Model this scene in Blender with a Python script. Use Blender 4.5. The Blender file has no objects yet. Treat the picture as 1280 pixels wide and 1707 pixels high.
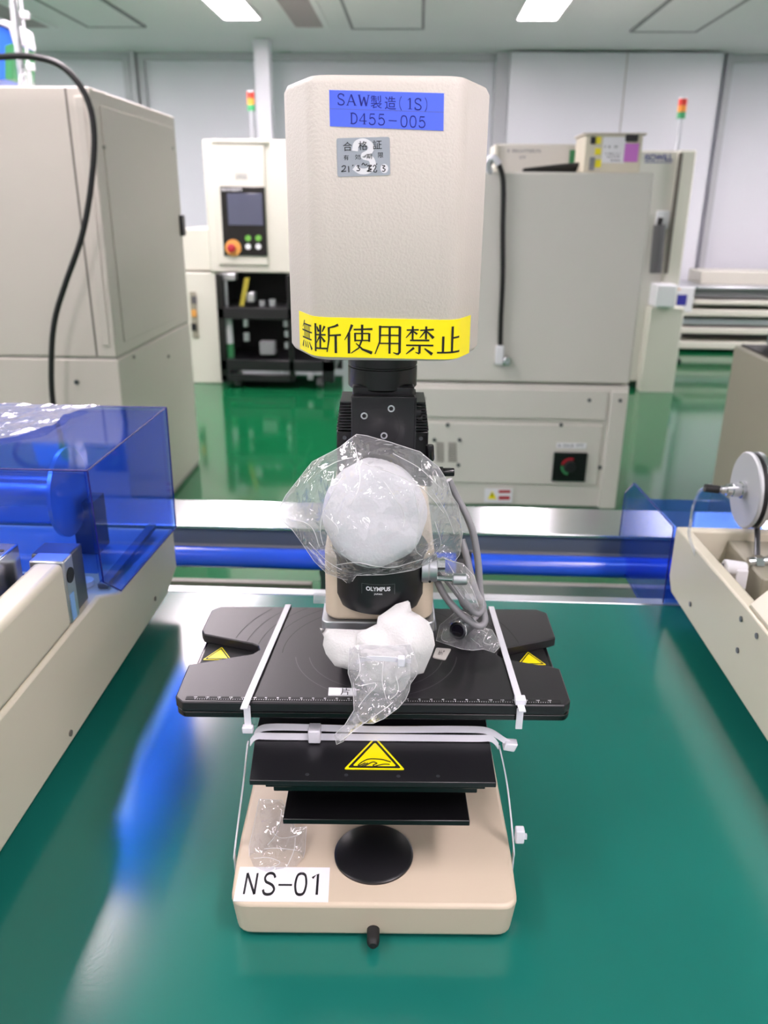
import bpy, bmesh, math, random
from mathutils import Vector, Matrix, noise, geometry

random.seed(7)
sc = bpy.context.scene
C = sc.collection

# ------------------------------------------------------------------ camera
FPX = 1350.0                       # focal length in pixels of the 1280x1707 frame
PITCH = math.atan(515 / FPX)       # looking down
PSI = 0.038                        # heading, left of the bench axis (+Y)
ROLL = 0.010
EYE = Vector((0, 0, 1.323))
cp, sp = math.cos(PITCH), math.sin(PITCH)
fwd = Vector((-math.sin(PSI), math.cos(PSI), 0))
rgt = Vector((math.cos(PSI), math.sin(PSI), 0))
view = fwd * cp - Vector((0, 0, 1)) * sp
up0 = fwd * sp + Vector((0, 0, 1)) * cp
rx = rgt * math.cos(ROLL) + up0 * math.sin(ROLL)
ux = -rgt * math.sin(ROLL) + up0 * math.cos(ROLL)
cam = bpy.data.cameras.new('camera')
cam.sensor_fit = 'VERTICAL'
cam.sensor_height = 36.0
cam.lens = FPX / 1707 * 36.0
cam.clip_start = 0.02
cam.dof.use_dof = True
cam.dof.focus_distance = 0.645
cam.dof.aperture_fstop = cam.lens / 3.4
camo = bpy.data.objects.new('camera', cam)
C.objects.link(camo)
m = Matrix((rx, ux, -view)).transposed().to_4x4()
m.translation = EYE
camo.matrix_world = m
sc.camera = camo

# ------------------------------------------------------------------ view, world, light
sc.view_settings.view_transform = 'Standard'
sc.view_settings.look = 'None'
sc.view_settings.gamma = 1.0
sc.view_settings.use_curve_mapping = False
sc.view_settings.exposure = 0.2
PANEL_POWER = 30.0
sc.cycles.transparent_max_bounces = 32
sc.cycles.max_bounces = 10
sc.cycles.caustics_reflective = False
sc.cycles.sample_clamp_indirect = 6.0
w = bpy.data.worlds.new('world')
sc.world = w
w.use_nodes = True
w.node_tree.nodes['Background'].inputs[0].default_value = (0.8, 0.85, 0.9, 1)
w.node_tree.nodes['Background'].inputs[1].default_value = 0.15


# ------------------------------------------------------------------ geometry of the picture (where a sight line meets a plane)
def ray(x, y):
    dx, dy = x - 640, y - 853.5
    a = (dx * math.cos(ROLL) + dy * math.sin(ROLL)) / FPX
    b = (-dx * math.sin(ROLL) + dy * math.cos(ROLL)) / FPX
    return rgt * a + fwd * (cp - sp * b) - Vector((0, 0, 1)) * (sp + cp * b)


def onZ(x, y, z):
    d = ray(x, y)
    return EYE + d * ((z - EYE.z) / d.z)


def onX(x, y, X):
    d = ray(x, y)
    return EYE + d * ((X - EYE.x) / d.x)


def onY(x, y, Y):
    d = ray(x, y)
    return EYE + d * ((Y - EYE.y) / d.y)


def onF(x, y, F):
    d = ray(x, y)
    return EYE + d * (F / d.dot(fwd))


BT = 0.75     # bench top


def Mw(r, F, h):                   # microscope frame (right, forward, height over the bench) to world
    return EYE + rgt * r + fwd * F + Vector((0, 0, BT + h - EYE.z))


def mz(x, y, h):
    p = onZ(x, y, BT + h) - EYE
    return (p.dot(rgt), p.dot(fwd), h)


MT = Matrix((rgt, fwd, Vector((0, 0, 1)))).transposed().to_4x4()
MT.translation = Vector((EYE.x, EYE.y, BT))


# ------------------------------------------------------------------ materials
def lin(h):
    h = h.lstrip('#')
    o = []
    for i in (0, 2, 4):
        c = int(h[i:i + 2], 16) / 255
        o.append(c / 12.92 if c <= 0.04045 else ((c + 0.055) / 1.055) ** 2.4)
    return (*o, 1)


def mat(name, col, rough=0.5, metal=0.0, bump=0.0, scale=200.0, vary=0.0, vscale=3.0, spec=0.5, coat=0.0, emit=None, estr=0, trans=0.0):
    mt = bpy.data.materials.new(name)
    mt.use_nodes = True
    nt = mt.node_tree
    b = nt.nodes['Principled BSDF']
    c = lin(col) if isinstance(col, str) else (*col, 1)
    b.inputs['Base Color'].default_value = c
    b.inputs['Roughness'].default_value = rough
    b.inputs['Metallic'].default_value = metal
    b.inputs['Specular IOR Level'].default_value = spec
    b.inputs['Coat Weight'].default_value = coat
    b.inputs['Coat Roughness'].default_value = 0.05
    if emit:
        b.inputs['Emission Color'].default_value = lin(emit)
        b.inputs['Emission Strength'].default_value = estr
    tc = nt.nodes.new('ShaderNodeTexCoord')
    if vary:
        n = nt.nodes.new('ShaderNodeTexNoise')
        n.inputs['Scale'].default_value = vscale
        n.inputs['Detail'].default_value = 5
        nt.links.new(tc.outputs['Object'], n.inputs['Vector'])
        mx = nt.nodes.new('ShaderNodeMix')
        mx.data_type = 'RGBA'
        mx.inputs[6].default_value = tuple(x * (1 - vary) for x in c[:3]) + (1,)
        mx.inputs[7].default_value = tuple(min(1, x * (1 + vary)) for x in c[:3]) + (1,)
        nt.links.new(n.outputs['Fac'], mx.inputs[0])
        nt.links.new(mx.outputs[2], b.inputs['Base Color'])
    if bump:
        n = nt.nodes.new('ShaderNodeTexNoise')
        n.inputs['Scale'].default_value = scale
        n.inputs['Detail'].default_value = 3
        nt.links.new(tc.outputs['Object'], n.inputs['Vector'])
        bp = nt.nodes.new('ShaderNodeBump')
        bp.inputs['Strength'].default_value = bump
        bp.inputs['Distance'].default_value = 0.002
        nt.links.new(n.outputs['Fac'], bp.inputs['Height'])
        nt.links.new(bp.outputs[0], b.inputs['Normal'])
    return mt


def clear(name, tint, gloss=1.0, haze=0.0, hazecol=(0.9, 0.9, 0.95), rough=0.06, bump=0.0, scale=60.0, ior=1.45, warp=0.0):
    """thin clear plastic: tinted transparent sheet with a fresnel gloss and a little white haze"""
    mt = bpy.data.materials.new(name)
    mt.use_nodes = True
    nt = mt.node_tree
    for n in list(nt.nodes):
        nt.nodes.remove(n)
    out = nt.nodes.new('ShaderNodeOutputMaterial')
    tr = nt.nodes.new('ShaderNodeBsdfTransparent')
    tr.inputs[0].default_value = (*tint, 1)
    gl = nt.nodes.new('ShaderNodeBsdfGlossy')
    gl.inputs['Roughness'].default_value = rough
    gl.inputs['Color'].default_value = (gloss, gloss, gloss, 1)
    fr = nt.nodes.new('ShaderNodeFresnel')
    ge = nt.nodes.new('ShaderNodeNewGeometry')
    im = nt.nodes.new('ShaderNodeMix')         # the sheet does not bend light, so both of its faces reflect alike
    im.inputs[2].default_value = ior
    im.inputs[3].default_value = 1 / ior
    nt.links.new(ge.outputs['Backfacing'], im.inputs[0])
    nt.links.new(im.outputs[0], fr.inputs['IOR'])
    mx = nt.nodes.new('ShaderNodeMixShader')
    last = tr
    if haze:
        df = nt.nodes.new('ShaderNodeBsdfDiffuse')
        df.inputs[0].default_value = (*hazecol, 1)
        tl = nt.nodes.new('ShaderNodeBsdfTranslucent')
        tl.inputs[0].default_value = (*hazecol, 1)
        dm = nt.nodes.new('ShaderNodeMixShader')
        dm.inputs[0].default_value = 0.45
        nt.links.new(df.outputs[0], dm.inputs[1])
        nt.links.new(tl.outputs[0], dm.inputs[2])
        hm = nt.nodes.new('ShaderNodeMixShader')
        hm.inputs[0].default_value = haze
        nt.links.new(tr.outputs[0], hm.inputs[1])
        nt.links.new(dm.outputs[0], hm.inputs[2])
        last = hm
    nt.links.new(fr.outputs[0], mx.inputs[0])
    nt.links.new(last.outputs[0], mx.inputs[1])
    nt.links.new(gl.outputs[0], mx.inputs[2])
    nt.links.new(mx.outputs[0], out.inputs[0])
    if bump:
        tc = nt.nodes.new('ShaderNodeTexCoord')
        n = nt.nodes.new('ShaderNodeTexNoise')
        n.inputs['Scale'].default_value = scale
        n.inputs['Detail'].default_value = 2
        n.inputs['Distortion'].default_value = 1.5 + warp
        nt.links.new(tc.outputs['Object'], n.inputs['Vector'])
        bp = nt.nodes.new('ShaderNodeBump')
        bp.inputs['Strength'].default_value = bump
        bp.inputs['Distance'].default_value = 0.01
        nt.links.new(n.outputs['Fac'], bp.inputs['Height'])
        nt.links.new(bp.outputs[0], gl.inputs['Normal'])
        nt.links.new(bp.outputs[0], fr.inputs['Normal'])
    return mt


M = {}
M['wall'] = mat('wall_panel', '#e6e6ed', 0.35, vary=0.03, vscale=1.0)
M['pillar'] = mat('pillar_paint', '#c4c5c9', 0.4)
M['seam'] = mat('panel_seam', '#7f8184', 0.6)
M['ceil'] = mat('ceiling_panel', '#dde0de', 0.55, vary=0.04, vscale=0.8)
M['ceil_line'] = mat('ceiling_frame', '#777a7b', 0.5)
M['grille'] = mat('grille', '#a29c9a', 0.5)
M['diff'] = mat('light_diffuser', '#ffffff', 0.4, emit='#fff0f8', estr=PANEL_POWER)
M['whiteframe'] = mat('white_frame', '#e6e6e6', 0.4)
M['floor'] = mat('green_epoxy_floor', (0.005, 0.115, 0.040), 0.10, vary=0.12, vscale=1.5, spec=0.55, coat=0.15)
M['bench'] = mat('teal_bench_mat', (0.010, 0.150, 0.118), 0.17, vary=0.06, vscale=4, bump=0.02, scale=300, spec=0.6)
M['alu'] = mat('aluminium', '#c9ccd0', 0.32, 0.9)
M['brushed'] = mat('brushed_disc', '#c4c6c9', 0.5, 0.35)
M['steel'] = mat('polished_steel', '#d5d7da', 0.18, 1.0)
M['darksteel'] = mat('dark_steel', '#6a6d72', 0.35, 0.9)
M['greyband'] = mat('grey_band', '#59646b', 0.45)
M['bluetube'] = mat('blue_pipe', '#2a5be0', 0.22, spec=0.6)
M['cream'] = mat('cream_machine_paint', '#d8d2bd', 0.38, vary=0.03, vscale=6)
M['cab'] = mat('beige_cabinet_paint', '#cdc6bb', 0.42, vary=0.02, vscale=2)
M['cabgrey'] = mat('grey_beige_cabinet_paint', '#dcd9d1', 0.42, vary=0.02, vscale=2)
M['white'] = mat('white_machine_paint', '#dad8cb', 0.4)
M['taupe'] = mat('taupe_machine_paint', '#9b9786', 0.45)
M['groove'] = mat('groove_shadow_gap', '#6d6760', 0.6)
M['groove2'] = mat('panel_gap', '#a39f97', 0.6)
M['mic'] = mat('microscope_beige', '#cfc0aa', 0.38, vary=0.03, vscale=8)
M['house'] = mat('housing_textured_beige', '#d5cec4', 0.5, bump=0.25, scale=520)
M['black'] = mat('black_anodised', '#19191c', 0.32, spec=0.5)
M['stage'] = mat('stage_black', '#1e1c20', 0.38, bump=0.02, scale=900)
M['blacksat'] = mat('black_satin', '#0d0d0f', 0.25, spec=0.5)
M['blackmat'] = mat('black_matte', '#101012', 0.6)
M['ring'] = mat('engraved_ring', '#0b0a0c', 0.6)
M['ringlight'] = mat('engraved_ring_light', '#4a494c', 0.5)
M['ink'] = mat('black_ink', '#0a0a10', 0.6)
M['navy'] = mat('navy_ink', '#10188a', 0.6)
M['paper'] = mat('white_label', '#eeeef2', 0.5)
M['bluelabel'] = mat('blue_label', '#5a76ff', 0.45)
M['silverlabel'] = mat('silver_label', '#b0b7c0', 0.35, 0.3)
M['yellow'] = mat('yellow_tape', '#fff000', 0.45)
M['warn'] = mat('warning_yellow', '#f4e600', 0.4)
M['red'] = mat('red', '#b02030', 0.4)
M['redlamp'] = mat('red_lamp', '#d8352a', 0.3)
M['orangelamp'] = mat('orange_lamp', '#f09a3c', 0.3)
M['greenlamp'] = mat('green_lamp', '#3c9a63', 0.3)
M['orange'] = mat('orange', '#e0a050', 0.4)
M['olive'] = mat('olive_yellow', '#a89a34', 0.5)
M['green'] = mat('green_plastic', '#3d8a58', 0.4)
M['lime'] = mat('lime_button', '#6fb04a', 0.3)
M['pink'] = mat('pink_label', '#d07ad4', 0.5)
M['violet'] = mat('blue_screen', '#3a3a9c', 0.25)
M['screen'] = mat('dark_screen', '#4b5066', 0.12, spec=0.8)
M['blueplastic'] = mat('blue_plastic', '#2f6ee0', 0.3)
M['cablegrey'] = mat('grey_cable', '#8f8f92', 0.4)
M['cableblack'] = mat('black_cable', '#141414', 0.45)
M['nylon'] = mat('white_nylon', '#e6e6ee', 0.35)
M['foam'] = mat('white_foam_sheet', '#e0e0de', 0.85, bump=0.35, scale=500)
M['foam2'] = mat('white_foam_pad', '#dedee2', 0.85, bump=0.3, scale=350)
M['bag'] = clear('clear_bag', (0.975, 0.98, 0.985), haze=0.15, hazecol=(0.98,0.98,1.0), rough=0.05, bump=0.45, scale=34, ior=1.7)
M['bag2'] = clear('clear_bag_fine', (0.97, 0.97, 0.98), haze=0.22, hazecol=(0.98,0.98,1.0), rough=0.06, bump=0.40, scale=34, ior=1.7)
M['bag3'] = clear('clear_bag_flat', (0.97, 0.97, 0.98), haze=0.18, hazecol=(0.95,0.95,1.0), rough=0.06, bump=0.4, scale=34, ior=1.65)
M['fold'] = clear('bag_highlight', (0.95, 0.95, 0.97), haze=0.8, hazecol=(1, 1, 1), rough=0.1)  # milky white standing in for bright glints on bag creases and rims
M['film'] = clear('clear_film', (0.96, 0.96, 0.98), haze=0.30, hazecol=(0.8, 0.8, 0.98), rough=0.12, bump=0.5, scale=16)
M['acrylic'] = clear('blue_acrylic', (0.43, 0.61, 0.995), gloss=0.9, haze=0.06, hazecol=(0.14, 0.30, 1.0), rough=0.04, ior=1.3)
M['acrylicedge'] = mat('blue_acrylic_edge', '#10167a', 0.25)
M['tubeclear'] = clear('clear_tube', (0.93, 0.95, 0.97), haze=0.25, rough=0.1)
M['greygear'] = mat('grey_equipment', '#87888b', 0.5)
M['greygear2'] = mat('dark_grey_equipment', '#5e5c5f', 0.5)
M['whiteplastic'] = mat('white_plastic', '#ececf0', 0.4)
M['glassdark'] = mat('dark_lens', '#1c1826', 0.08, spec=0.8)
M['bluestrip'] = mat('light_blue_tape', '#86b4ec', 0.4)


# ------------------------------------------------------------------ mesh builder
WM = {}


class MB:
    def __init__(self, T=None):
        self.bm = bmesh.new()
        self.T = T
        self.k = 0

    def v(self, p):
        p = Vector(p)
        return self.bm.verts.new(self.T @ p if self.T else p)

    def f(self, vs, smooth=True):
        try:
            fc = self.bm.faces.new(vs)
        except ValueError:
            return None
        fc.material_index = self.k
        fc.smooth = smooth
        return fc

    def poly(self, pts):
        return self.f([self.v(p) for p in pts])

    def box(self, x0, x1, y0, y1, z0, z1):
        vs = [self.v((x, y, z)) for x in (x0, x1) for y in (y0, y1) for z in (z0, z1)]
        for q in ((0, 1, 3, 2), (4, 6, 7, 5), (0, 4, 5, 1), (2, 3, 7, 6), (0, 2, 6, 4), (1, 5, 7, 3)):
            self.f([vs[i] for i in q])
        return self

    def hexa(self, bot, top):
        """closed solid between two polygons of equal length"""
        a = [self.v(p) for p in bot]
        b = [self.v(p) for p in top]
        n = len(a)
        self.f(a[::-1])
        self.f(b)
        for i in range(n):
            self.f([a[i], a[(i + 1) % n], b[(i + 1) % n], b[i]])
        return self

    def prism(self, pts, a, b, axis='z'):
        g = {'z': lambda p, t: (p[0], p[1], t), 'y': lambda p, t: (p[0], t, p[1]), 'x': lambda p, t: (t, p[0], p[1])}[axis]
        return self.hexa([g(p, a) for p in pts], [g(p, b) for p in pts])

    def cyl(self, p0, p1, r0, r1=None, n=28, caps=True):
        r1 = r0 if r1 is None else r1
        return self.lathe([(r0, 0), (r1, 1)], p0, p1, n, caps)

    def lathe(self, prof, p0, p1, n=32, caps=True):
        p0, p1 = Vector(p0), Vector(p1)
        d = p1 - p0
        q = d.to_track_quat('Z', 'Y')
        rings = []
        for r, t in prof:
            rings.append([self.v(p0 + d * t + q @ Vector((r * math.cos(2 * math.pi * i / n), r * math.sin(2 * math.pi * i / n), 0))) for i in range(n)])
        for a, b in zip(rings, rings[1:]):
            for i in range(n):
                self.f([a[i], a[(i + 1) % n], b[(i + 1) % n], b[i]])
        if caps:
            self.f(rings[0][::-1])
            self.f(rings[-1])
        return self

    def tube(self, path, r, n=10, sub=6):
        pts = catmull([Vector(p) for p in path], sub)
        t = (pts[1] - pts[0]).normalized()
        nrm = t.orthogonal().normalized()
        rings = []
        for i, p in enumerate(pts):
            t2 = (pts[min(i + 1, len(pts) - 1)] - pts[max(i - 1, 0)]).normalized()
            nrm = (nrm - t2 * nrm.dot(t2)).normalized()
            bn = t2.cross(nrm)
            rings.append([self.v(p + (nrm * math.cos(2 * math.pi * j / n) + bn * math.sin(2 * math.pi * j / n)) * r) for j in range(n)])
        for a, b in zip(rings, rings[1:]):
            for j in range(n):
                self.f([a[j], a[(j + 1) % n], b[(j + 1) % n], b[j]])
        self.f(rings[0][::-1])
        self.f(rings[-1])
        return self

    def ribbon(self, path, wv, th, sub=5):
        """flat strap along path; wv = width vector (one or per point), th = thickness"""
        P = [Vector(p) for p in path]
        if not isinstance(wv, list):
            wv = [wv] * len(P)
        Wv = catmull([Vector(x) for x in wv], sub)
        P = catmull(P, sub)
        rings = []
        for i, p in enumerate(P):
            t = (P[min(i + 1, len(P) - 1)] - P[max(i - 1, 0)]).normalized()
            wd = Wv[i]
            nn = t.cross(wd).normalized() * (th / 2)
            rings.append([self.v(p + s) for s in (wd / 2 + nn, wd / 2 - nn, -wd / 2 - nn, -wd / 2 + nn)])
        for a, b in zip(rings, rings[1:]):
            for j in range(4):
                self.f([a[j], a[(j + 1) % 4], b[(j + 1) % 4], b[j]])
        self.f(rings[0][::-1])
        self.f(rings[-1])
        return self

    def flat(self, polys, fn, k=None):
        if k is not None:
            self.k = k
        for p in polys:
            self.f([self.v(fn(*q)) for q in p], False)
        return self

    def build(self, name, mats, parent=None, bevel=0.0, seg=2, origin=None, angle=32, flat=False, label=None):
        bm = self.bm
        bmesh.ops.recalc_face_normals(bm, faces=bm.faces)
        if parent is not None:
            Wp = WM[parent]
            Wi = Wp.inverted()
        else:
            if origin is None:
                xs = [v.co for v in bm.verts]
                lo = [min(c[i] for c in xs) for i in range(3)]
                hi = [max(c[i] for c in xs) for i in range(3)]
                origin = Vector(((lo[0] + hi[0]) / 2, (lo[1] + hi[1]) / 2, lo[2]))
            Wp = Matrix.Translation(origin)
            Wi = Wp.inverted()
        bm.transform(Wi)
        me = bpy.data.meshes.new(name)
        if flat:
            for fc in bm.faces:
                fc.smooth = False
        bm.to_mesh(me)
        bm.free()
        for x in (mats if isinstance(mats, (list, tuple)) else [mats]):
            me.materials.append(x if not isinstance(x, str) else M[x])
        if not flat:
            me.set_sharp_from_angle(angle=math.radians(angle))
        o = bpy.data.objects.new(name, me)
        C.objects.link(o)
        if parent is not None:
            o.parent = parent
        else:
            o.matrix_world = Wp
        WM[o] = Wp
        if bevel:
            bv = o.modifiers.new('bevel', 'BEVEL')
            bv.width = bevel
            bv.segments = seg
            bv.limit_method = 'ANGLE'
            bv.angle_limit = math.radians(35)
            bv.harden_normals = False
        if label:
            o['label'] = label
        return o


def catmull(P, sub):
    if len(P) < 3 or sub <= 1:
        return P
    out = []
    for i in range(len(P) - 1):
        a, b, c, d = P[max(i - 1, 0)], P[i], P[i + 1], P[min(i + 2, len(P) - 1)]
        for s in range(sub):
            t = s / sub
            out.append(0.5 * ((2 * b) + (c - a) * t + (2 * a - 5 * b + 4 * c - d) * t * t + (3 * b - a - 3 * c + d) * t ** 3))
    out.append(P[-1])
    return out


def tag(o, label, cat, group=None):
    o['label'] = label
    o['category'] = cat
    if group:
        o['group'] = group
    return o


def struct(o):
    o['kind'] = 'structure'
    return o


def thing(name, label, cat, loc, rotz=0.0, group=None):
    o = bpy.data.objects.new(name, None)
    o.empty_display_size = 0.05
    C.objects.link(o)
    o.matrix_world = Matrix.Translation(Vector(loc)) @ Matrix.Rotation(rotz, 4, 'Z')
    WM[o] = o.matrix_world.copy()
    return tag(o, label, cat, group)


def rounded(pts, r, n=4):
    """round the corners of a 2-D polygon; r one value or per corner"""
    out = []
    N = len(pts)
    rs = r if isinstance(r, (list, tuple)) else [r] * N
    for i in range(N):
        p = Vector(pts[i])
        a = Vector(pts[i - 1]) - p
        b = Vector(pts[(i + 1) % N]) - p
        q = min(rs[i], a.length * 0.48, b.length * 0.48)
        if q <= 0:
            out.append(tuple(p))
            continue
        A, B = p + a.normalized() * q, p + b.normalized() * q
        for k in range(n + 1):
            t = k / n
            out.append(tuple(A * (1 - t) ** 2 + p * 2 * t * (1 - t) + B * t * t))
    return out


# ------------------------------------------------------------------ lettering
def stroke(pts, w0, w1=None):
    """a pen stroke as quads"""
    w1 = w0 if w1 is None else w1
    P = [Vector(p) for p in pts]
    n = len(P)
    L, Rr = [], []
    for i, p in enumerate(P):
        t = (P[min(i + 1, n - 1)] - P[max(i - 1, 0)]).normalized()
        nn = Vector((-t.y, t.x)) * ((w0 + (w1 - w0) * i / (n - 1)) / 2)
        L.append(tuple(p + nn))
        Rr.append(tuple(p - nn))
    return [[L[i], L[i + 1], Rr[i + 1], Rr[i]] for i in range(n - 1)]


def curve2(pts, sub=5):
    return [(p.x, p.y) for p in catmull([Vector((x, y, 0)) for x, y in pts], sub)]


def glyph_latin(ch, wv=9, wh=5, serif=True, wc=8):
    """strokes in a box 100 wide, 100 high, y down"""
    S = []
    a = S.extend
    if ch == 'S':
        a(stroke(curve2([(82, 22), (70, 5), (48, 0), (27, 7), (18, 24), (28, 41), (50, 49), (72, 59), (84, 77), (72, 95), (48, 100), (26, 95), (16, 78)]), wc))
        if serif:
            a(stroke([(82, 0), (82, 24)], 4))
            a(stroke([(16, 76), (16, 100)], 4))
    elif ch == 'A':
        a(stroke([(12, 100), (50, 0)], wh)); a(stroke([(48, 0), (86, 100)], wv)); a(stroke([(25, 66), (73, 66)], wh))
        a(stroke([(0, 99), (25, 99)], 4)); a(stroke([(73, 99), (100, 99)], 4))
    elif ch == 'W':
        a(stroke([(10, 0), (30, 100)], wv)); a(stroke([(30, 100), (50, 18)], wh)); a(stroke([(50, 18), (70, 100)], wv)); a(stroke([(70, 100), (90, 0)], wh))
        a(stroke([(0, 1), (22, 1)], 4)); a(stroke([(78, 1), (100, 1)], 4))
    elif ch == 'D':
        a(stroke([(24, 0), (24, 100)], wv)); a(stroke(curve2([(24, 2), (52, 3), (78, 18), (88, 50), (78, 82), (52, 97), (24, 98)]), wc))
        a(stroke([(8, 1), (26, 1)], 4)); a(stroke([(8, 99), (26, 99)], 4))
    elif ch == '4':
        a(stroke([(66, 0), (66, 99)], wv)); a(stroke([(66, 0), (8, 70)], wh)); a(stroke([(8, 70), (94, 70)], wh)); a(stroke([(46, 99), (86, 99)], 4))
    elif ch == '5':
        a(stroke([(28, 4), (80, 4)], wh + 3)); a(stroke([(28, 4), (22, 48)], wh)); a(stroke(curve2([(22, 48), (44, 37), (68, 42), (84, 66), (74, 92), (48, 100), (24, 95), (16, 80)]), wc))
    elif ch == '0':
        a(stroke(curve2([(50, 0), (26, 10), (16, 50), (26, 90), (50, 100), (74, 90), (84, 50), (74, 10), (50, 0)]), wc))
    elif ch == '1':
        a(stroke([(26, 20), (52, 2)], wh)); a(stroke([(52, 0), (52, 100)], wv))
        if serif:
            a(stroke([(28, 99), (76, 99)], 4))
    elif ch == '(':
        a(stroke(curve2([(78, -8), (52, 20), (44, 52), (52, 84), (78, 112)]), wh + 1))
    elif ch == ')':
        a(stroke(curve2([(22, -8), (48, 20), (56, 52), (48, 84), (22, 112)]), wh + 1))
    elif ch == '-':
        a(stroke([(8, 52), (92, 52)], wh + 3))
    elif ch == 'N':
        a(stroke([(18, 100), (18, 0)], wv)); a(stroke([(18, 0), (82, 100)], wv)); a(stroke([(82, 100), (82, 0)], wv))
    return S


def place_polys(polys, ox, oy, sx, sy):
    return [[(ox + x * sx, oy + y * sy) for x, y in p] for p in polys]


def line_latin(s, x, y, pitch, w, h, **kw):
    out = []
    for i, ch in enumerate(s):
        if ch != ' ':
            out += place_polys(glyph_latin(ch, **kw), x + i * pitch, y, w / 100, h / 100)
    return out


KANJI = {   # brush strokes read off the tape, 200 units high
    'mu': [[(60, 10), (40, 38), (18, 58)], 11, 4, [(42, 34), (188, 32)], 7, 8, [(8, 80), (196, 78)], 7, 8, [(14, 130), (192, 127)], 8, 9, [(55, 36), (55, 130)], 8, 8,
           [(86, 36), (86, 130)], 8, 8, [(118, 36), (118, 130)], 8, 8, [(150, 36), (150, 130)], 9, 9, [(36, 150), (14, 196)], 7, 15, [(70, 152), (82, 192)], 7, 14, [(112, 150), (130, 190)], 7, 14, [(152, 148), (192, 194)], 7, 17],
    'dan': [[(10, 8), (8, 198)], 12, 11, [(8, 176), (98, 172)], 9, 9, [(49, 15), (47, 172)], 11, 9, [(16, 84), (86, 80)], 7, 8, [(22, 28), (36, 62)], 7, 13, [(80, 22), (62, 62)], 11, 5, [(47, 88), (14, 142)], 10, 4, [(52, 92), (80, 128)], 6, 13,
            [(172, 10), (146, 22), (108, 32)], 13, 7, [(108, 28), (108, 110), (94, 196)], 12, 6, [(108, 84), (190, 78)], 8, 10, [(154, 84), (154, 202)], 13, 13],
    'shi': [[(56, 8), (36, 58), (4, 112)], 14, 4, [(34, 62), (34, 202)], 14, 13, [(66, 40), (194, 34)], 8, 10, [(124, 6), (124, 105), (100, 165), (48, 200)], 13, 5, [(76, 62), (76, 120)], 11, 9, [(76, 66), (172, 64)], 7, 7, [(172, 62), (172, 120)], 12, 10, [(76, 113), (172, 111)], 7, 7,
            [(82, 132), (126, 172), (192, 196)], 5, 17],
    'you': [[(36, 10), (34, 118), (2, 202)], 13, 5, [(36, 18), (172, 16)], 8, 9, [(170, 14), (170, 188), (156, 202)], 14, 12, [(156, 200), (126, 190)], 10, 4, [(101, 18), (101, 198)], 12, 11, [(36, 74), (170, 72)], 7, 7, [(34, 129), (170, 127)], 7, 7],
    'kin': [[(6, 36), (88, 32)], 7, 8, [(47, 8), (47, 98)], 11, 10, [(44, 40), (2, 88)], 10, 4, [(50, 42), (78, 62)], 6, 11, [(98, 36), (190, 28)], 7, 9, [(138, 8), (138, 95)], 11, 10, [(135, 38), (96, 86)], 10, 4, [(142, 40), (190, 86)], 6, 16,
            [(30, 104), (162, 102)], 8, 9, [(4, 138), (190, 136)], 8, 9, [(96, 138), (96, 192)], 13, 12, [(96, 194), (68, 184)], 9, 4, [(58, 154), (4, 198)], 13, 4, [(130, 158), (184, 196)], 7, 17],
    'todome': [[(112, 8), (112, 182)], 15, 14, [(114, 86), (184, 82)], 9, 10, [(46, 74), (46, 182)], 13, 12, [(6, 184), (196, 182)], 9, 10],
}


def kanji(key):
    a = KANJI[key]
    out = []
    for i in range(0, len(a), 3):
        out += stroke(a[i], a[i + 1] * 1.3, a[i + 2] * 1.3)
    return out


def text_polys(s, bold=0.0):
    """outline of a word in the built-in font, scaled to a box: x 0..aspect, y 0..1 (y down)"""
    cu = bpy.data.curves.new('t', 'FONT')
    cu.body = s
    cu.size = 1.0
    cu.offset = bold
    cu.resolution_u = 3
    ob = bpy.data.objects.new('t', cu)
    C.objects.link(ob)
    dg = bpy.context.evaluated_depsgraph_get()
    me = bpy.data.meshes.new_from_object(ob.evaluated_get(dg))
    P = [(v.co.x, v.co.y) for v in me.vertices]
    polys = [[P[i] for i in p.vertices] for p in me.polygons]
    bpy.data.objects.remove(ob)
    bpy.data.curves.remove(cu)
    bpy.data.meshes.remove(me)
    if not P:
        return [], 1.0
    x0, x1 = min(p[0] for p in P), max(p[0] for p in P)
    y0, y1 = min(p[1] for p in P), max(p[1] for p in P)
    h = max(y1 - y0, 1e-6)
    return [[((x - x0) / h, (y1 - y) / h) for x, y in p] for p in polys], (x1 - x0) / h


def word(s, x, y, w, h, bold=0.0):
    """the word filling the box (x, y, w, h), y down"""
    polys, asp = text_polys(s, bold)
    return [[(x + px / asp * w, y + py * h) for px, py in p] for p in polys]


def fold_highlights(lines, rim, parent, r=.0003, rr=.00025):  # thin whitish tubes that paint highlight streaks along creases and outline
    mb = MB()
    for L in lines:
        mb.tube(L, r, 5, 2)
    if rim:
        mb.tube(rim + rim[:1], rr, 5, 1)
    return mb.build('highlight_lines', 'fold', parent)


def marks(x, y, w, h, n, seed=1):
    """print too small to read: a row of short irregular bars in the box"""
    r = random.Random(seed)
    out = []
    p = w / n
    for i in range(n):
        a = x + i * p
        if r.random() < .15:
            continue
        out.append([(a, y), (a + p * r.uniform(.2, .35), y), (a + p * r.uniform(.2, .35), y + h), (a, y + h)])
        yy = y + h * r.choice((0, .4, .75))
        out.append([(a, yy), (a + p * .75, yy), (a + p * .75, yy + h * .25), (a, yy + h * .25)])
        if r.random() < .5:
            out.append([(a + p * .5, y + h * .2), (a + p * .75, y + h * .2), (a + p * .75, y + h), (a + p * .5, y + h)])
    return out


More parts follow.
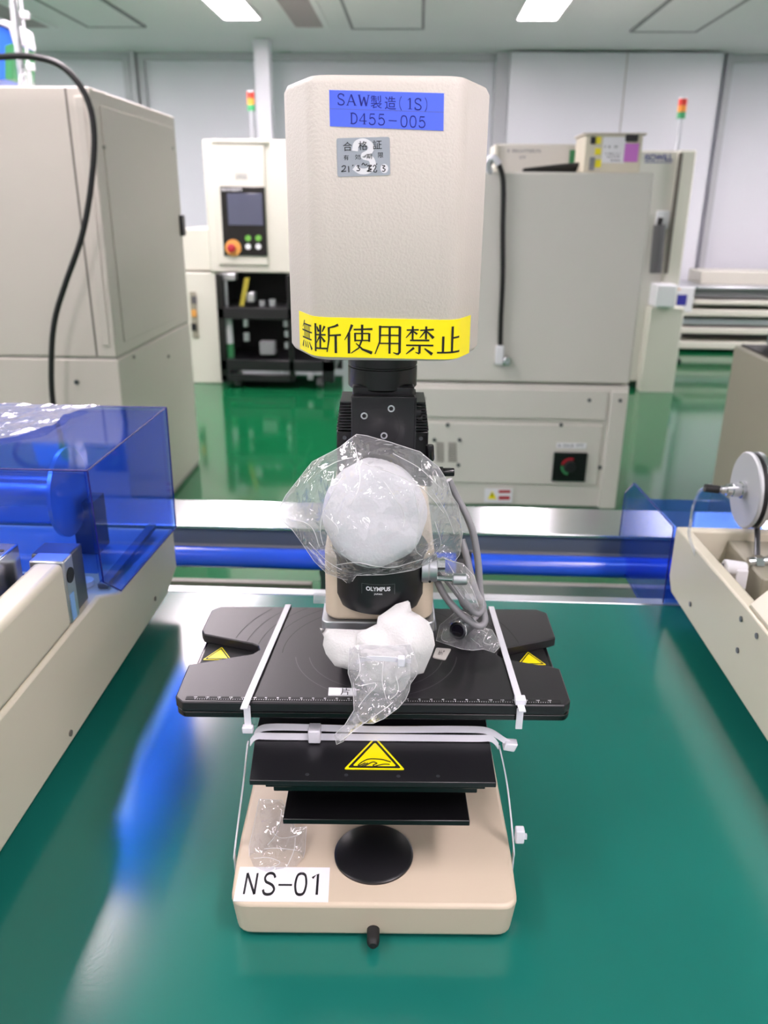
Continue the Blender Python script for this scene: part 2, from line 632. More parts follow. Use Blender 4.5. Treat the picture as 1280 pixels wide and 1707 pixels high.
# ------------------------------------------------------------------ soft outlines (bags, foam): traced outline given real depth
def resample(poly, step):
    out = []
    n = len(poly)
    for i in range(n):
        a, b = Vector(poly[i]), Vector(poly[(i + 1) % n])
        k = max(1, int(round((b - a).length / step)))
        for j in range(k):
            out.append(a + (b - a) * (j / k))
    return out


def pillow(poly, plane, front, back, step=14, reach=40, rough=0.0, nscale=30.0, seed=0, extra=None, fold=0.0, creases=(), rise=0.003):
    """closed puffy solid: poly in picture units, plane(x, y) -> point on its own middle surface in the world"""
    rnd = random.Random(seed)
    B = resample(poly, step)
    nb = len(B)
    xs = [p.x for p in B]; ys = [p.y for p in B]
    pts = list(B)

    def inside(p):
        c = False
        for i in range(nb):
            a, b = B[i], B[i - 1]
            if (a.y > p.y) != (b.y > p.y) and p.x < (b.x - a.x) * (p.y - a.y) / (b.y - a.y) + a.x:
                c = not c
        return c

    def dist(p):
        d = 1e9
        for i in range(nb):
            a, b = B[i - 1], B[i]
            ab = b - a
            t = max(0, min(1, (p - a).dot(ab) / max(ab.length_squared, 1e-9)))
            d = min(d, (a + ab * t - p).length)
        return d
    ridge = []
    for cr in creases:                 # hard folds: rows of vertices lifted off the surface
        cpts = catmull([Vector((a, b, 0)) for a, b in cr], 8)
        last = None
        for q in cpts:
            q = q.xy
            if (last is None or (q - last).length > step * 0.7) and inside(q) and dist(q) > step * 0.6:
                ridge.append(q); last = q
    pts += ridge
    y = min(ys) + step * 0.5
    row = 0
    while y < max(ys):
        x = min(xs) + (step * 0.5 if row % 2 else 0)
        while x < max(xs):
            p = Vector((x + rnd.uniform(-.32, .32) * step, y + rnd.uniform(-.32, .32) * step))
            if inside(p) and dist(p) > step * 0.55 and all((p - q).length > step * 0.6 for q in ridge):
                pts.append(p)
            x += step
        y += step * 0.87
        row += 1
    edges = [(i, (i + 1) % nb) for i in range(nb)]
    vv, _, ff, *_ = geometry.delaunay_2d_cdt(pts, edges, [], 1, 1e-4)
    mb = MB()
    fr, bk = [], []
    for i, p in enumerate(vv):
        p3 = plane(p.x, p.y)
        vd = (EYE - p3).normalized()
        vd.z *= 0.6
        vd.normalize()
        d = dist(p)
        on = d < 0.02
        u = min(1.0, d / reach)
        bu = math.sqrt(max(0, 1 - (1 - u) ** 2))
        n1 = noise.noise(Vector((p.x / nscale, p.y / nscale, seed * 3.1))) * rough * u ** 0.5
        n3 = noise.noise(Vector((p.x / nscale, p.y / nscale, seed * 3.1 + 9))) * rough * u ** 0.5
        if fold:
            q = noise.noise(Vector((p.x / (nscale * 1.6) + 5, p.y / (nscale * 1.6), seed + 2.2)))
            n1 += (1 - abs(q) * 3.0) * fold * u ** 0.5
        e = extra(p.x, p.y) if extra else 0.0
        if any((p - q).length < 0.05 for q in ridge):
            e += rise
        a = mb.v(p3 + vd * (front * bu + n1 + e))
        fr.append(a)
        bk.append(a if on else mb.v(p3 - vd * (back * bu + n3)))
    mb.lines = []
    lut = [(p, fr[i].co.copy()) for i, p in enumerate(vv)]
    for cr in creases:
        cpts = [q.xy for q in catmull([Vector((a, b, 0)) for a, b in cr], 8)]
        L = []
        for p, c3 in lut:
            k = min(range(len(cpts)), key=lambda i: (cpts[i] - p).length)
            if (cpts[k] - p).length < 0.4:
                L.append((k, c3))
        L.sort(key=lambda a: a[0])
        if len(L) > 2:
            mb.lines.append([c for _, c in L])
    mb.rim = [min(lut, key=lambda a: (a[0] - q).length)[1] for q in B]
    for t in ff:
        mb.f([fr[i] for i in t])
        mb.f([bk[i] for i in reversed(t)])
    return mb


# ================================================================== THE ROOM
CZ = 2.72
WY = 9.2
mb = MB(); mb.box(-7, 7, -4, WY + .2, -0.1, 0); struct(mb.build('floor', 'floor'))
mb = MB(); mb.box(-7, 7, -4, WY + .2, CZ, CZ + .1); struct(mb.build('ceiling', 'ceil'))
mb = MB(); mb.box(-7, 7, WY, WY + .2, 0, CZ); struct(mb.build('wall_back', 'wall'))
mb = MB(); mb.box(-7.2, -7, -4, WY + .2, 0, CZ); struct(mb.build('wall_left', 'wall'))
mb = MB(); mb.box(7, 7.2, -4, WY + .2, 0, CZ); struct(mb.build('wall_right', 'wall'))
mb = MB(); mb.box(-7, 7, -4.2, -4, 0, CZ); struct(mb.build('wall_front', 'wall'))
# pillars and panel joints of the back wall
def wx(px, Y=WY):
    return onY(px, 200, Y).x
n = 1
for a, b, dpt, mk in ((216, 226, .06, 'pillar'), (229, 238, .10, 'pillar'), (240, 250, .06, 'pillar'), (820, 843, .12, 'pillar'), (1194, 1204, .10, 'pillar')):
    mb = MB(); mb.box(wx(a), wx(b), WY - dpt, WY, 0, CZ); struct(mb.build('trim_%d' % n, mk)); n += 1
mb = MB(); mb.box(onY(425, 150, 8.4).x, onY(451, 150, 8.4).x, 8.4, 8.55, 0, CZ); struct(mb.build('trim_%d' % n, 'wall', bevel=.01)); n += 1
mb = MB(); mb.box(wx(846, 8.95), wx(1191, 8.95), 8.95, WY, 0, CZ - .02); struct(mb.build('trim_%d' % n, 'wall')); n += 1
for px in (1035,):
    mb = MB(); mb.box(wx(px, 8.95) - .004, wx(px, 8.95) + .004, 8.945, 8.95, 0, CZ - .02); struct(mb.build('trim_%d' % n, 'groove2')); n += 1
for a, b in ((-7, wx(216)), (wx(250), wx(820)), (wx(1204), 7)):
    mb = MB(); mb.box(a, b, WY - .05, WY, CZ - .07, CZ); struct(mb.build('trim_%d' % n, 'pillar')); n += 1

# ceiling lights
def light(x0, x1, y0, y1, label, group=None):
    t = thing('ceiling_light', label, 'ceiling light', ((x0 + x1) / 2, (y0 + y1) / 2, CZ - .02), 0, group)
    mb = MB()
    e = .018
    mb.box(x0 - e, x0, y0 - e, y1 + e, CZ - .02, CZ); mb.box(x1, x1 + e, y0 - e, y1 + e, CZ - .02, CZ)
    mb.box(x0, x1, y0 - e, y0, CZ - .02, CZ); mb.box(x0, x1, y1, y1 + e, CZ - .02, CZ)
    mb.build('frame', 'whiteframe', t)
    mb = MB(); mb.box(x0, x1, y0, y1, CZ - .014, CZ); mb.build('diffuser', 'diff', t)
lx = [(-1.62, -1.33), (.745, 1.05), (3.12, 3.42), (-4.0, -3.7), (5.2, 5.5), (-6.3, -6.0)]
for j, (ya, yb) in enumerate(((6.25, 7.5), (4.85, 6.1), (3.45, 4.7), (2.05, 3.3), (.65, 1.9), (-.75, .5), (-2.9, -1.7))):
    for i, (xa, xb) in enumerate(lx):
        if i == 0 and 1 <= j <= 4:
            xa, xb = -1.46, -1.12
        if j == 0 and i == 0:
            light(xa, xb, ya, yb, 'bright white ceiling light panel above and left of the microscope head')
        elif j == 0 and i == 1:
            light(xa, xb, ya, yb, 'bright white ceiling light panel above and right of the microscope head')
        elif (i == 0 and j != 4) or (i in (3, 5) and j % 2 == 0) or j in (0, 6) or (j == 1 and i != 1) or (i > 2 and j == 2) or (j == 5 and i == 1):  # near left row follows the bench reflection; other unseen panels added for fill light
            light(xa, xb, ya, yb, 'bright white ceiling light panel out of view, of the inferred left row and the panels added for fill', 'ceiling lights overhead')

# ceiling grilles and access panels
def grille(x0, x1, y0, y1, label):
    t = thing('ceiling_vent', label, 'ceiling vent', ((x0 + x1) / 2, (y0 + y1) / 2, CZ - .012))
    mb = MB()
    e = .05
    mb.box(x0 - e, x0, y0 - e, y1 + e, CZ - .012, CZ); mb.box(x1, x1 + e, y0 - e, y1 + e, CZ - .012, CZ)
    mb.box(x0, x1, y0 - e, y0, CZ - .012, CZ); mb.box(x0, x1, y1, y1 + e, CZ - .012, CZ)
    mb.build('frame', 'ceil', t)
    mb = MB()
    k = int((y1 - y0) / .028)
    for i in range(k):
        y = y0 + (i + .5) * (y1 - y0) / k
        mb.box(x0, x1, y - .008, y + .008, CZ - .010, CZ - .004)
    mb.build('slats', 'grille', t)
    mb = MB(); mb.box(x0, x1, y0, y1, CZ - .003, CZ); mb.build('backing', 'ceil_line', t)
grille(-1.09, -.85, 6.6, 7.86, 'grey slatted ceiling vent near the light, up left of the microscope head')
grille(-3.46, -3.22, 6.6, 7.9, 'grey slatted ceiling vent at the far left corner of the ceiling')
def hatch(x0, x1, y0, y1, label):
    t = thing('ceiling_hatch', label, 'ceiling panel', ((x0 + x1) / 2, (y0 + y1) / 2, CZ - .02))
    mb = MB()
    e = .022
    mb.box(x0 - e, x0, y0 - e, y1 + e, CZ - .014, CZ); mb.box(x1, x1 + e, y0 - e, y1 + e, CZ - .014, CZ)
    mb.box(x0, x1, y0 - e, y0, CZ - .014, CZ); mb.box(x0, x1, y1, y1 + e, CZ - .014, CZ)
    mb.build('frame', 'ceil_line', t)
    mb = MB(); mb.box(x0, x1, y0, y1, CZ - .009, CZ); mb.build('panel', 'ceil', t)
hatch(-2.87, -2.4, 6.5, 7.85, 'grey framed ceiling panel above the tall beige cabinet on the left')
hatch(-.60, -.02, 6.5, 7.9, 'grey framed ceiling panel directly above the microscope head')
hatch(1.78, 2.3, 6.5, 8.0, 'grey framed ceiling panel in the right corner of the ceiling')

# ================================================================== BACKGROUND MACHINES
def on_face(Y, k=.0):
    return lambda x, y: tuple(onY(x, y, Y - k))
def px_quad(x0, y0, x1, y1):
    return [[(x0, y0), (x1, y0), (x1, y1), (x0, y1)]]
def face_box(mb, Y, x0, y0, x1, y1, out=.01, back=0.0):
    """upright slab on the plane Y; corners given on that plane, squared up"""
    a, b = onY(x0, y0, Y), onY(x1, y1, Y)
    xa, xb = sorted((a.x, b.x)); za, zb = sorted((a.z, b.z))
    return mb.box(xa, xb, Y - out, Y + back, za, zb)
def disc_on(mb, Y, x, y, r, out=.01):
    p = onY(x, y, Y)
    return mb.cyl(p, p - Vector((0, out, 0)), r, n=20)

# --- tall beige cabinet on the left
LX, LN, LF, LH = -1.155, 3.09, 4.14, 1.69
t = thing('electrical_cabinet', 'tall beige metal cabinet on the left with black cable in front', 'cabinet', (-1.8, 3.6, 0))
mb = MB(); mb.box(-2.6, LX, LN, LF, 0.02, .747); mb.box(-2.6, LX, LN, LF, .755, LH); mb.build('body', 'cab', t, bevel=.006)
mb = MB(); mb.box(-2.59, LX - .006, LN + .006, LF - .006, 0.0, LH - .01); mb.build('inner_frame', 'groove2', t)
mb = MB()
g0, g1 = onY(107, 140, LN), onY(140, 395, LN)
mb.prism([(g0.x - .002, LH - .005), (g0.x + .005, LH - .005), (g0.x + .008, .76), (g0.x + .001, .76)], LN - .0012, LN + .004, 'y')
mb.build('door_seam', 'groove', t)
mb = MB(); mb.box(g0.x + .03, LX - .02, LN - .006, LN, .8, LH - .03); mb.build('edge_panel', 'cab', t, bevel=.003)
mb = MB(); mb.box(LX, LX + .004, LN + .09, LF - .03, .80, LH - .05); mb.build('side_panel', 'cab', t, bevel=.002)
mb = MB(); mb.box(LX, LX + .02, LF - .06, LF - .01, onX(303, 393, LX).z, onX(303, 358, LX).z); mb.build('latch', 'black', t, bevel=.004, label='black latch')
for px, py in ((128, 637), ):
    mb = MB(); disc_on(mb, LN, px, py, .009, .005); mb.build('screw', 'darksteel', t)
for px, py in ((172, 245), (286, 247), (222, 595), (280, 594)):
    p = onX(px, py, LX)
    mb = MB(); mb.cyl(p, p + Vector((.008, 0, 0)), .007, n=12); mb.build('screw', 'groove2', t)

# --- black cable in front of it
cy = 2.98
pts = [(-90, 150), (-60, 100), (0, 95), (55, 95), (105, 112), (143, 160), (157, 225), (151, 315), (136, 395), (110, 470), (92, 530), (86, 590), (88, 668)]
P = [onY(x, y, cy) for x, y in pts]
P = [P[0] + Vector((-.05, .3, 0)) * 1] + P
P[0].z = LH + .012; P[1].z = max(P[1].z - .02, LH + .03); P[1].y = 3.05
e = P[-1]
P += [Vector((e.x + .01, e.y, .4)), Vector((e.x - .05, e.y + .02, .06)), Vector((e.x - .3, e.y - .02, .012)), Vector((e.x - .8, e.y, .012))]
mb = MB(); mb.tube(P, .0105, 12, 8)
tag(mb.build('power_cable', 'cableblack'), 'thick black cable arching down in front of the tall beige cabinet', 'cable')

# --- bits on top of it
t = thing('wrapped_pole', 'clear wrapped metal pole standing on the tall beige cabinet', 'pole', onY(36, 132, 3.4) + Vector((0, 0, LH - onY(36, 132, 3.4).z)))
a, b = onY(36, 132, 3.4), onY(20, -10, 3.4)
a.z = LH
mb = MB(); mb.cyl(a, b, .014, n=14); mb.build('pole', 'steel', t)
mb = MB(); mb.cyl(a + Vector((.03, 0, 0)), b + Vector((.03, 0, 0)), .006, n=10); mb.build('thin_rod', 'nylon', t)
for s in (.3, .55, .8):
    q = a.lerp(b, s) + Vector((.035, 0, 0))
    mb = MB(); mb.box(q.x - .012, q.x + .018, q.y - .012, q.y + .012, q.z - .012, q.z + .012); mb.build('clip', 'nylon', t, bevel=.003)
mb = MB(); mb.lathe([(.02, 0), (.034, .2), (.026, .6), (.018, 1)], a + Vector((.012, 0, 0)), a.lerp(b, .28) + Vector((.02, 0, 0)), 14, False); mb.build('wrapping', 'bag2', t, flat=True)
t = thing('storage_bag', 'blue, green and white bag standing on the tall beige cabinet', 'bag', (onY(5, 130, 3.5).x, 3.5, LH))
def bagpart(nm, mk, q, d0=.0):
    ps = [onY(x, y, 3.5) for x, y in q]
    mb = MB(); mb.prism([(p.x, max(p.z, LH + .001)) for p in ps], 3.48 - d0, 3.66, 'y'); mb.build(nm, mk, t, bevel=.004)
bagpart('blue_panel', 'blueplastic', [(-40, 134), (14, 134), (14, 82), (27, 74), (22, 52), (8, 45), (-40, 50)])
bagpart('green_panel', 'green', [(14, 134), (28, 134), (28, 74), (14, 78)], .012)
bagpart('white_hem', 'nylon', [(-40, 48), (8, 43), (22, 50), (29, 74), (29, 68), (24, 42), (15, 36), (-40, 42)], .016)

# --- white machine with touch screen
SY = 6.16
t = thing('process_machine', 'white machine with a touch screen panel behind the microscope head, left', 'machine', (-1.2, 6.5, 0))
p0, p1 = onY(336, 232, SY), onY(560, 452, SY)
mb = MB(); mb.box(p0.x, p1.x, SY, SY + .9, p1.z - .02, p0.z); mb.build('housing', 'white', t, bevel=.012)
mb = MB(); face_box(mb, SY, 353, 240, 448, 442, .02); mb.build('front_door', 'white', t, bevel=.006)
HB_ = p1.z - .02
q0, q1 = onY(312, 382, SY), onY(350, 452, SY)
sx1 = p0.x - .005
tm = t
t = thing('gauge_cabinet', 'white stepped cabinet with a narrow gauge window, left of the black equipment rack', 'cabinet', (q0.x, SY + .4, 0))
mb = MB(); mb.box(q0.x - .1, sx1, SY + .05, SY + .8, q1.z, q0.z); mb.build('upper_box', 'white', t, bevel=.008)
q0, q1 = onY(312, 452, SY), onY(362, 640, SY)
mb = MB(); mb.box(q0.x - .1, onY(361, 500, SY).x, SY + .02, SY + .8, 0.0, HB_ - .004); mb.build('lower_body', 'white', t, bevel=.008)
mb = MB(); face_box(mb, SY + .02, 316, 486, 332, 563, .012); g = mb.build('gauge_window', 'taupe', t, bevel=.003)
for yy, mk in ((500, 'greygear2'), (522, 'orange'), (545, 'ink')):
    mb = MB(); face_box(mb, SY + .008, 319, yy - 6, 328, yy + 6, .008); mb.build('gauge_mark', mk, g)
t = tm
mb = MB(); face_box(mb, SY - .02, 367, 311, 446, 427, .012); cpn = mb.build('control_panel', 'blacksat', t, bevel=.004)
mb = MB(); face_box(mb, SY - .032, 378, 322, 439, 376, .006); mb.build('screen', 'screen', cpn, bevel=.002)
mb = MB(); mb.flat(marks(369, 313.5, 36, 5, 9, 2), on_face(SY, .034)); mb.build('heading', 'paper', cpn)
mb = MB(); disc_on(mb, SY - .032, 389, 413, .058, .012); es = mb.build('emergency_stop', 'orange', cpn, label='yellow and red emergency stop button')
mb = MB(); p = onY(389, 413, SY); mb.lathe([(.02, 0), (.03, .5), (.03, .9), (.024, 1)], p - Vector((0, .044, 0)), p - Vector((0, .08, 0)), 18); mb.build('button', 'red', es)
for px in (414, 431):
    mb = MB(); disc_on(mb, SY - .032, px, 397, .021, .018); mb.build('green_button', 'lime', cpn)
    mb = MB(); disc_on(mb, SY - .032, px, 411, .020, .014); mb.build('white_button', 'whiteplastic', cpn)
mb = MB(); mb.flat(marks(393, 288, 20, 11, 4, 3), on_face(SY, .0212)); mb.build('name_marking', 'greygear', t)
mb = MB(); face_box(mb, SY, 353, 232, 448, 239, .03); mb.build('top_lip', 'white', t, bevel=.004)
def tower(t, Y, x, ytop, ybase, rr, zbase):
    pb = onY(x, ybase, Y); pb.z = zbase
    pt = onY(x, ytop, Y)
    h = pt.z - zbase
    hs = h * .0
    mb = MB(); mb.cyl(pb, pb + Vector((0, 0, h * .62)), rr * .55, n=12); tw = mb.build('tower_light', 'alu', t)
    z = zbase + h * .62
    for nm, mk in (('green_lens', 'greenlamp'), ('orange_lens', 'orangelamp'), ('red_lens', 'redlamp')):
        mb = MB(); mb.cyl((pb.x, pb.y, z), (pb.x, pb.y, z + h * .117), rr, n=16); mb.build(nm, mk, tw)
        z += h * .12
    mb = MB(); mb.cyl((pb.x, pb.y, z), (pb.x, pb.y, z + h * .025), rr, n=16); mb.build('cap', 'whiteplastic', tw)
tower(t, SY + .3, 421, 152, 232, .027, onY(336, 232, SY).z)

# --- black equipment rack under it
t = thing('equipment_rack', 'black open equipment rack with fittings under the touch screen machine', 'rack', (-1.1, 6.1, 0))
RY = 6.0
def zz(y, Y=RY): return onY(500, y, Y).z
def xx(x, Y=RY): return onY(x, 550, Y).x
x0, x1 = xx(364), xx(556)
zt, zm, zb = HB_ - .001, zz(522), .16
for (a, b) in ((x0, x0 + .05), (xx(480), xx(480) + .04), (x1 - .09, x1)):
    mb = MB(); mb.box(a, b, RY, RY + .05, .06, zt if a < x1 - .2 else zz(600)); mb.build('post', 'blacksat', t, bevel=.004)
mb = MB(); mb.box(x0, xx(500), RY, RY + .5, zm - .05, zm + .03); mb.build('shelf', 'blackmat', t, bevel=.004)
mb = MB(); mb.box(x0, x1, RY, RY + .5, zb - .02, zb + .06); mb.build('lower_shelf', 'black', t, bevel=.004)
mb = MB(); mb.box(x0, xx(480), RY, RY + .04, .06, .11); mb.build('bottom_rail', 'black', t, bevel=.004)
mb = MB(); mb.box(x0, x1, RY + .7, RY + .72, .03, zt); mb.box(x0, x0 + .02, RY + .05, RY + .7, .03, zt); mb.build('back_panel', 'blackmat', t)
for a in (x0 + .1, x1 - .12):
    mb = MB(); mb.cyl((a - .02, RY + .1, .045), (a + .02, RY + .1, .045), .045, n=16); mb.build('caster', 'greygear2', t)
def comp(nm, mk, px0, y0, px1, y1, Y=RY + .05, d=.1, cylr=False):
    a, b = onY(px0, y0, Y), onY(px1, y1, Y)
    mb = MB()
    if cylr:
        mb.cyl(((a.x + b.x) / 2, Y + .05, b.z), ((a.x + b.x) / 2, Y + .05, a.z), abs(b.x - a.x) / 2, n=16)
    else:
        mb.box(a.x, b.x, Y, Y + d, b.z, a.z)
    return mb.build(nm, mk, t, bevel=0.0 if cylr else .006)
comp('white_fitting', 'alu', 366, 456, 392, 468)
comp('silver_tube', 'alu', 368, 468, 379, 512, cylr=True)
comp('white_canister', 'whiteplastic', 369, 530, 387, 574, cylr=True)
comp('green_canister', 'green', 374, 574, 390, 618, cylr=True)
comp('valve', 'alu', 402, 530, 412, 546, cylr=True)
comp('valve', 'alu', 403, 556, 414, 570, cylr=True)
comp('grey_block', 'greygear', 432, 570, 458, 592)
comp('round_cap', 'alu', 429, 502, 441, 512, cylr=True)
comp('round_cap', 'alu', 446, 500, 458, 512, cylr=True)
comp('round_cap', 'alu', 470, 536, 482, 546, cylr=True)
comp('round_cap', 'alu', 472, 553, 483, 563, cylr=True)
comp('round_cap', 'alu', 472, 572, 483, 582, cylr=True)
comp('small_pump', 'alu', 410, 488, 424, 504)
a, b = onY(412, 463, RY + .03), onY(403, 510, RY + .03)
mb = MB(); mb.ribbon([a, b], Vector((.035, 0, 0)), .006, 1); mb.build('yellow_strap', 'olive', t)
comp('cable_box', 'greygear', 512, 622, 522, 634, RY - .02, .04)

# --- machine with a blue word mark behind the right cabinet
MY = 6.3
t = thing('packaging_machine', 'pale grey machine with a blue word mark behind the right cabinet', 'machine', (1.5, 6.7, 0))
p0, p1 = onY(1040, 250, MY), onY(1157, 252, MY)
xr = onY(1102, 640, MY).x
mb = MB(); mb.box(.95, xr, MY, MY + 1.0, 0.05, p0.z); mb.build('body', 'cabgrey', t, bevel=.01)
mb = MB(); mb.box(xr - .10, xr + .02, MY - .05, MY, .1, p0.z); mb.build('right_door', 'white', t, bevel=.01)
ga, gb = onY(1137, 400, MY - .05), onY(1140, 250, MY - .05)
mb = MB(); mb.box(xr - .105, xr - .075, MY - .056, MY - .05, onY(1120, 455, MY).z, p0.z - .02); mb.build('door_gap', 'groove', t)
mb = MB(); face_box(mb, MY, 1076, 508, 1112, 657, .14); mb.build('lower_door', 'white', t, bevel=.01)
mb = MB(); face_box(mb, MY, 1084, 470, 1112, 508, .20); mb.build('white_box', 'whiteplastic', t, bevel=.012)
mb = MB(); face_box(mb, MY, 1094, 351, 1112, 382, .03); mb.build('bracket', 'whiteplastic', t, bevel=.006)
a, b = onY(1099, 375, MY - .08), onY(1092, 455, MY - .08)
mb = MB(); mb.cyl(a, b, .042, n=16); h = mb.build('actuator', 'greygear2', t, label='dark grey cylinder actuator')
mb = MB(); mb.cyl(a, a + Vector((.005, 0, .05)), .02, n=12); mb.build('tip', 'blacksat', h)
mb = MB(); mb.flat(word('iSOWILL', 1075, 257, 46, 11, .02), on_face(MY, .002)); mb.flat(px_quad(1074, 270, 1120, 271.3), on_face(MY, .002)); mb.build('word_mark', 'navy', t)
tower(t, MY + .2, 1128, 163, 250, .03, p0.z)

# --- grey-beige control cabinet right of the microscope
CY = 3.59
CXL, CXR = onY(625, 700, CY).x, onY(1050, 640, CY).x
CT = onY(960, 287, CY).z
t = thing('control_cabinet', 'grey-beige control cabinet with black rotary switch behind the microscope', 'cabinet', ((CXL + CXR) / 2, CY + .3, 0))
zs = onY(900, 640, CY).z
cxr2 = onY(1028, 800, CY).x
mb = MB(); mb.box(CXL + .0, CXR, CY, CY + .62, zs + .004, CT); mb.build('upper_body', 'cabgrey', t, bevel=.01)
mb = MB(); mb.box(CXL, CXR, CY + .004, CY + .62, 0, zs - .004); mb.build('lower_body', 'cabgrey', t, bevel=.006)
xpost = onY(1015, 680, CY).x
za, zb_, zc = onY(850, 648, CY).z, onY(850, 697, CY).z, onY(850, 706, CY).z
mb = MB(); mb.box(CXL + .01, xpost - .01, CY - .010, CY + .004, zb_, za); mb.build('upper_cover_plate', 'cabgrey', t, bevel=.004)
mb = MB(); mb.box(CXL + .01, xpost - .02, CY - .006, CY + .004, .11, zc); lp = mb.build('lower_cover_plate', 'cabgrey', t, bevel=.004)
mb = MB(); mb.box(xpost, CXR - .004, CY - .016, CY + .004, .0, za); mb.build('corner_post', 'cabgrey', t, bevel=.005)
for px, py in ((706, 664), (982, 667), (1033, 667), (746, 708), (935, 708), (1000, 779), (724, 733), (766, 733), (764, 775)):
    mb = MB(); disc_on(mb, CY - .008, px, py, .0085, .005 if px < 1020 else .012); mb.build('screw', 'darksteel', t)
for a, b in ((727, 740), (747, 761)):
    mb = MB()
    for i in range(11):
        y = 738 + i * 3.0
        face_box(mb, CY - .006, a, y, b, y + 1.5, .002)
    mb.build('vent_slots', 'groove', lp)
mb = MB(); face_box(mb, CY - .006, 923, 753, 974, 802, .014); sw = mb.build('rotary_switch', 'blacksat', t, bevel=.003, label='black square rotary switch')
p = onY(950, 778, CY - .021)
def arc_band(cx, cz, r0, r1, a0, a1, Y, n=14):
    out = []
    for i in range(n):
        t0, t1 = math.radians(a0 + (a1 - a0) * i / n), math.radians(a0 + (a1 - a0) * (i + 1) / n)
        out.append([(cx + r0 * math.cos(t0), cz + r0 * math.sin(t0)), (cx + r1 * math.cos(t0), cz + r1 * math.sin(t0)), (cx + r1 * math.cos(t1), cz + r1 * math.sin(t1)), (cx + r0 * math.cos(t1), cz + r0 * math.sin(t1))])
    return out
mb = MB()
mb.flat(arc_band(p.x, p.z, .03, .042, 70, 165, 0), lambda x, z: (x, CY - .0212, z), 0)
mb.flat(arc_band(p.x, p.z, .03, .042, 175, 260, 0), lambda x, z: (x, CY - .0212, z), 1)
mb.build('dial_marking', ['red', 'green'], sw)
mb = MB(); mb.cyl((p.x, CY - .02, p.z), (p.x, CY - .034, p.z), .026, n=20); mb.build('knob', 'black', sw, bevel=.002)
mb = MB(); face_box(mb, CY - .006, 928, 738, 977, 748, .002); mb.k = 1; mb.flat(marks(931, 740.5, 43, 4.5, 10, 6), on_face(CY, .0085)); mb.build('switch_label', ['paper', 'greygear'], t)
mb = MB(); face_box(mb, CY - .006, 808, 814, 853, 838, .002)
mb.flat([[(813, 832), (828, 832), (820, 818)]], on_face(CY, .0085), 1)
mb.flat(px_quad(831, 817, 851, 822) + px_quad(831, 827, 850, 833), on_face(CY, .0085), 2)
mb.flat(stroke([(820, 822), (820, 828)], 2), on_face(CY, .0088), 3)
mb.build('warning_label', ['paper', 'warn', 'red', 'ink'], t)
pt_ = [onY(813, 262, CY - .02), onY(813, 300, CY - .02)]

# hanging black cable with white plug at its side
t = thing('hanging_cable', 'black cable with a white plug hanging down the grey-beige control cabinet', 'cable', onY(843, 606, CY - .02))
pts = [(818, 292, .03), (815, 276, -.006), (823, 266, -.03), (834, 280, -.03), (839, 310, -.024), (838, 380, -.022), (838, 460, -.022), (835, 530, -.022), (834, 575, -.022)]
mb = MB(); mb.tube([onY(x, y, CY + d) for x, y, d in pts], .0105, 12, 6); mb.build('cable', 'cableblack', t)
mb = MB(); face_box(mb, CY - .008, 826, 575, 838, 607, .028); mb.build('plug', 'whiteplastic', t, bevel=.005, label='white plug')
p = onY(844, 600, CY)
mb = MB(); mb.cyl(p, p - Vector((0, .04, 0)), .018, n=18); mb.build('pin_cap', 'steel', t, bevel=.004)
mb = MB(); mb.tube([onY(818, 292, CY + .02), onY(813, 272, CY - .018), onY(822, 263, CY - .03), onY(832, 274, CY - .03)], .014, 12, 5); mb.build('sleeve', 'nylon', t)

# things on top of the control cabinet
BY = 3.72
p0, p1 = onY(829, 239, BY + .25), onY(972, 285, BY)
t = thing('controller_box', 'long low grey control unit lying on the control cabinet', 'control unit', ((p0.x + p1.x) / 2, BY + .3, CT))
mb = MB(); mb.box(onY(829, 260, BY + .25).x, onY(1010, 260, BY + .25).x, BY + .25, BY + .46, CT, p0.z); mb.build('case', 'cabgrey', t, bevel=.008)
mb = MB(); mb.flat(marks(846, 249, 56, 5, 14, 4), on_face(BY + .25, .001)); mb.flat(marks(866, 260, 14, 4.5, 4, 5), on_face(BY + .25, .001)); mb.build('marking', 'greygear', t)
mb = MB(); face_box(mb, BY + .25, 950, 250, 968, 272, .002); mb.build('green_tag', 'green', t)
mb = MB(); mb.box(onY(822, 262, BY + .25).x, onY(830, 262, BY + .25).x, BY + .22, BY + .46, CT, p0.z - .004); mb.build('end_cap', 'white', t, bevel=.006)
mb = MB()
for k, (ya, yb) in enumerate(((283, 270), (284, 275), (285, 281))):
    a, b = onY(872, ya, BY + .02 + .02 * k), onY(974, yb, BY + .05 + .03 * k)
    a.z = CT + .0095; b.z = CT + .0095 + .018 * (2 - k) * .8
    mb.tube([a, a.lerp(b, .5) + Vector((0, .005, .002)), b], .009, 10, 5)
tag(mb.build('cable_bundle', 'cableblack'), 'bundle of black cables lying in front of the grey control unit', 'cables')
PY = 3.66
p0, p1 = onY(977, 222, PY), onY(1066, 285, PY)
t = thing('power_supply', 'beige power supply box with pink and yellow stickers on the control cabinet', 'power supply', ((p0.x + p1.x) / 2, PY + .1, CT))
mb = MB(); mb.box(p0.x, p1.x, PY, PY + .22, CT, p0.z); mb.build('case', 'cream', t, bevel=.005)
mb = MB(); mb.box(p0.x - .01, p1.x + .012, PY - .008, PY + .22, p0.z - .006, p0.z + .002); mb.build('lid', 'cab', t, bevel=.002)
def stick(nm, mk, a, b, c, d, k=.002):
    mb = MB(); face_box(mb, PY, a, b, c, d, k); return mb.build(nm, mk, t)
mb = MB(); a, b = onY(1043, 224, PY), onY(1062, 236, PY)
mb.prism(rounded([(a.x, b.z), (b.x, b.z), (b.x, a.z), (a.x, a.z)], .006), PY - .008, PY, 'y'); mb.build('power_inlet', 'blacksat', t)
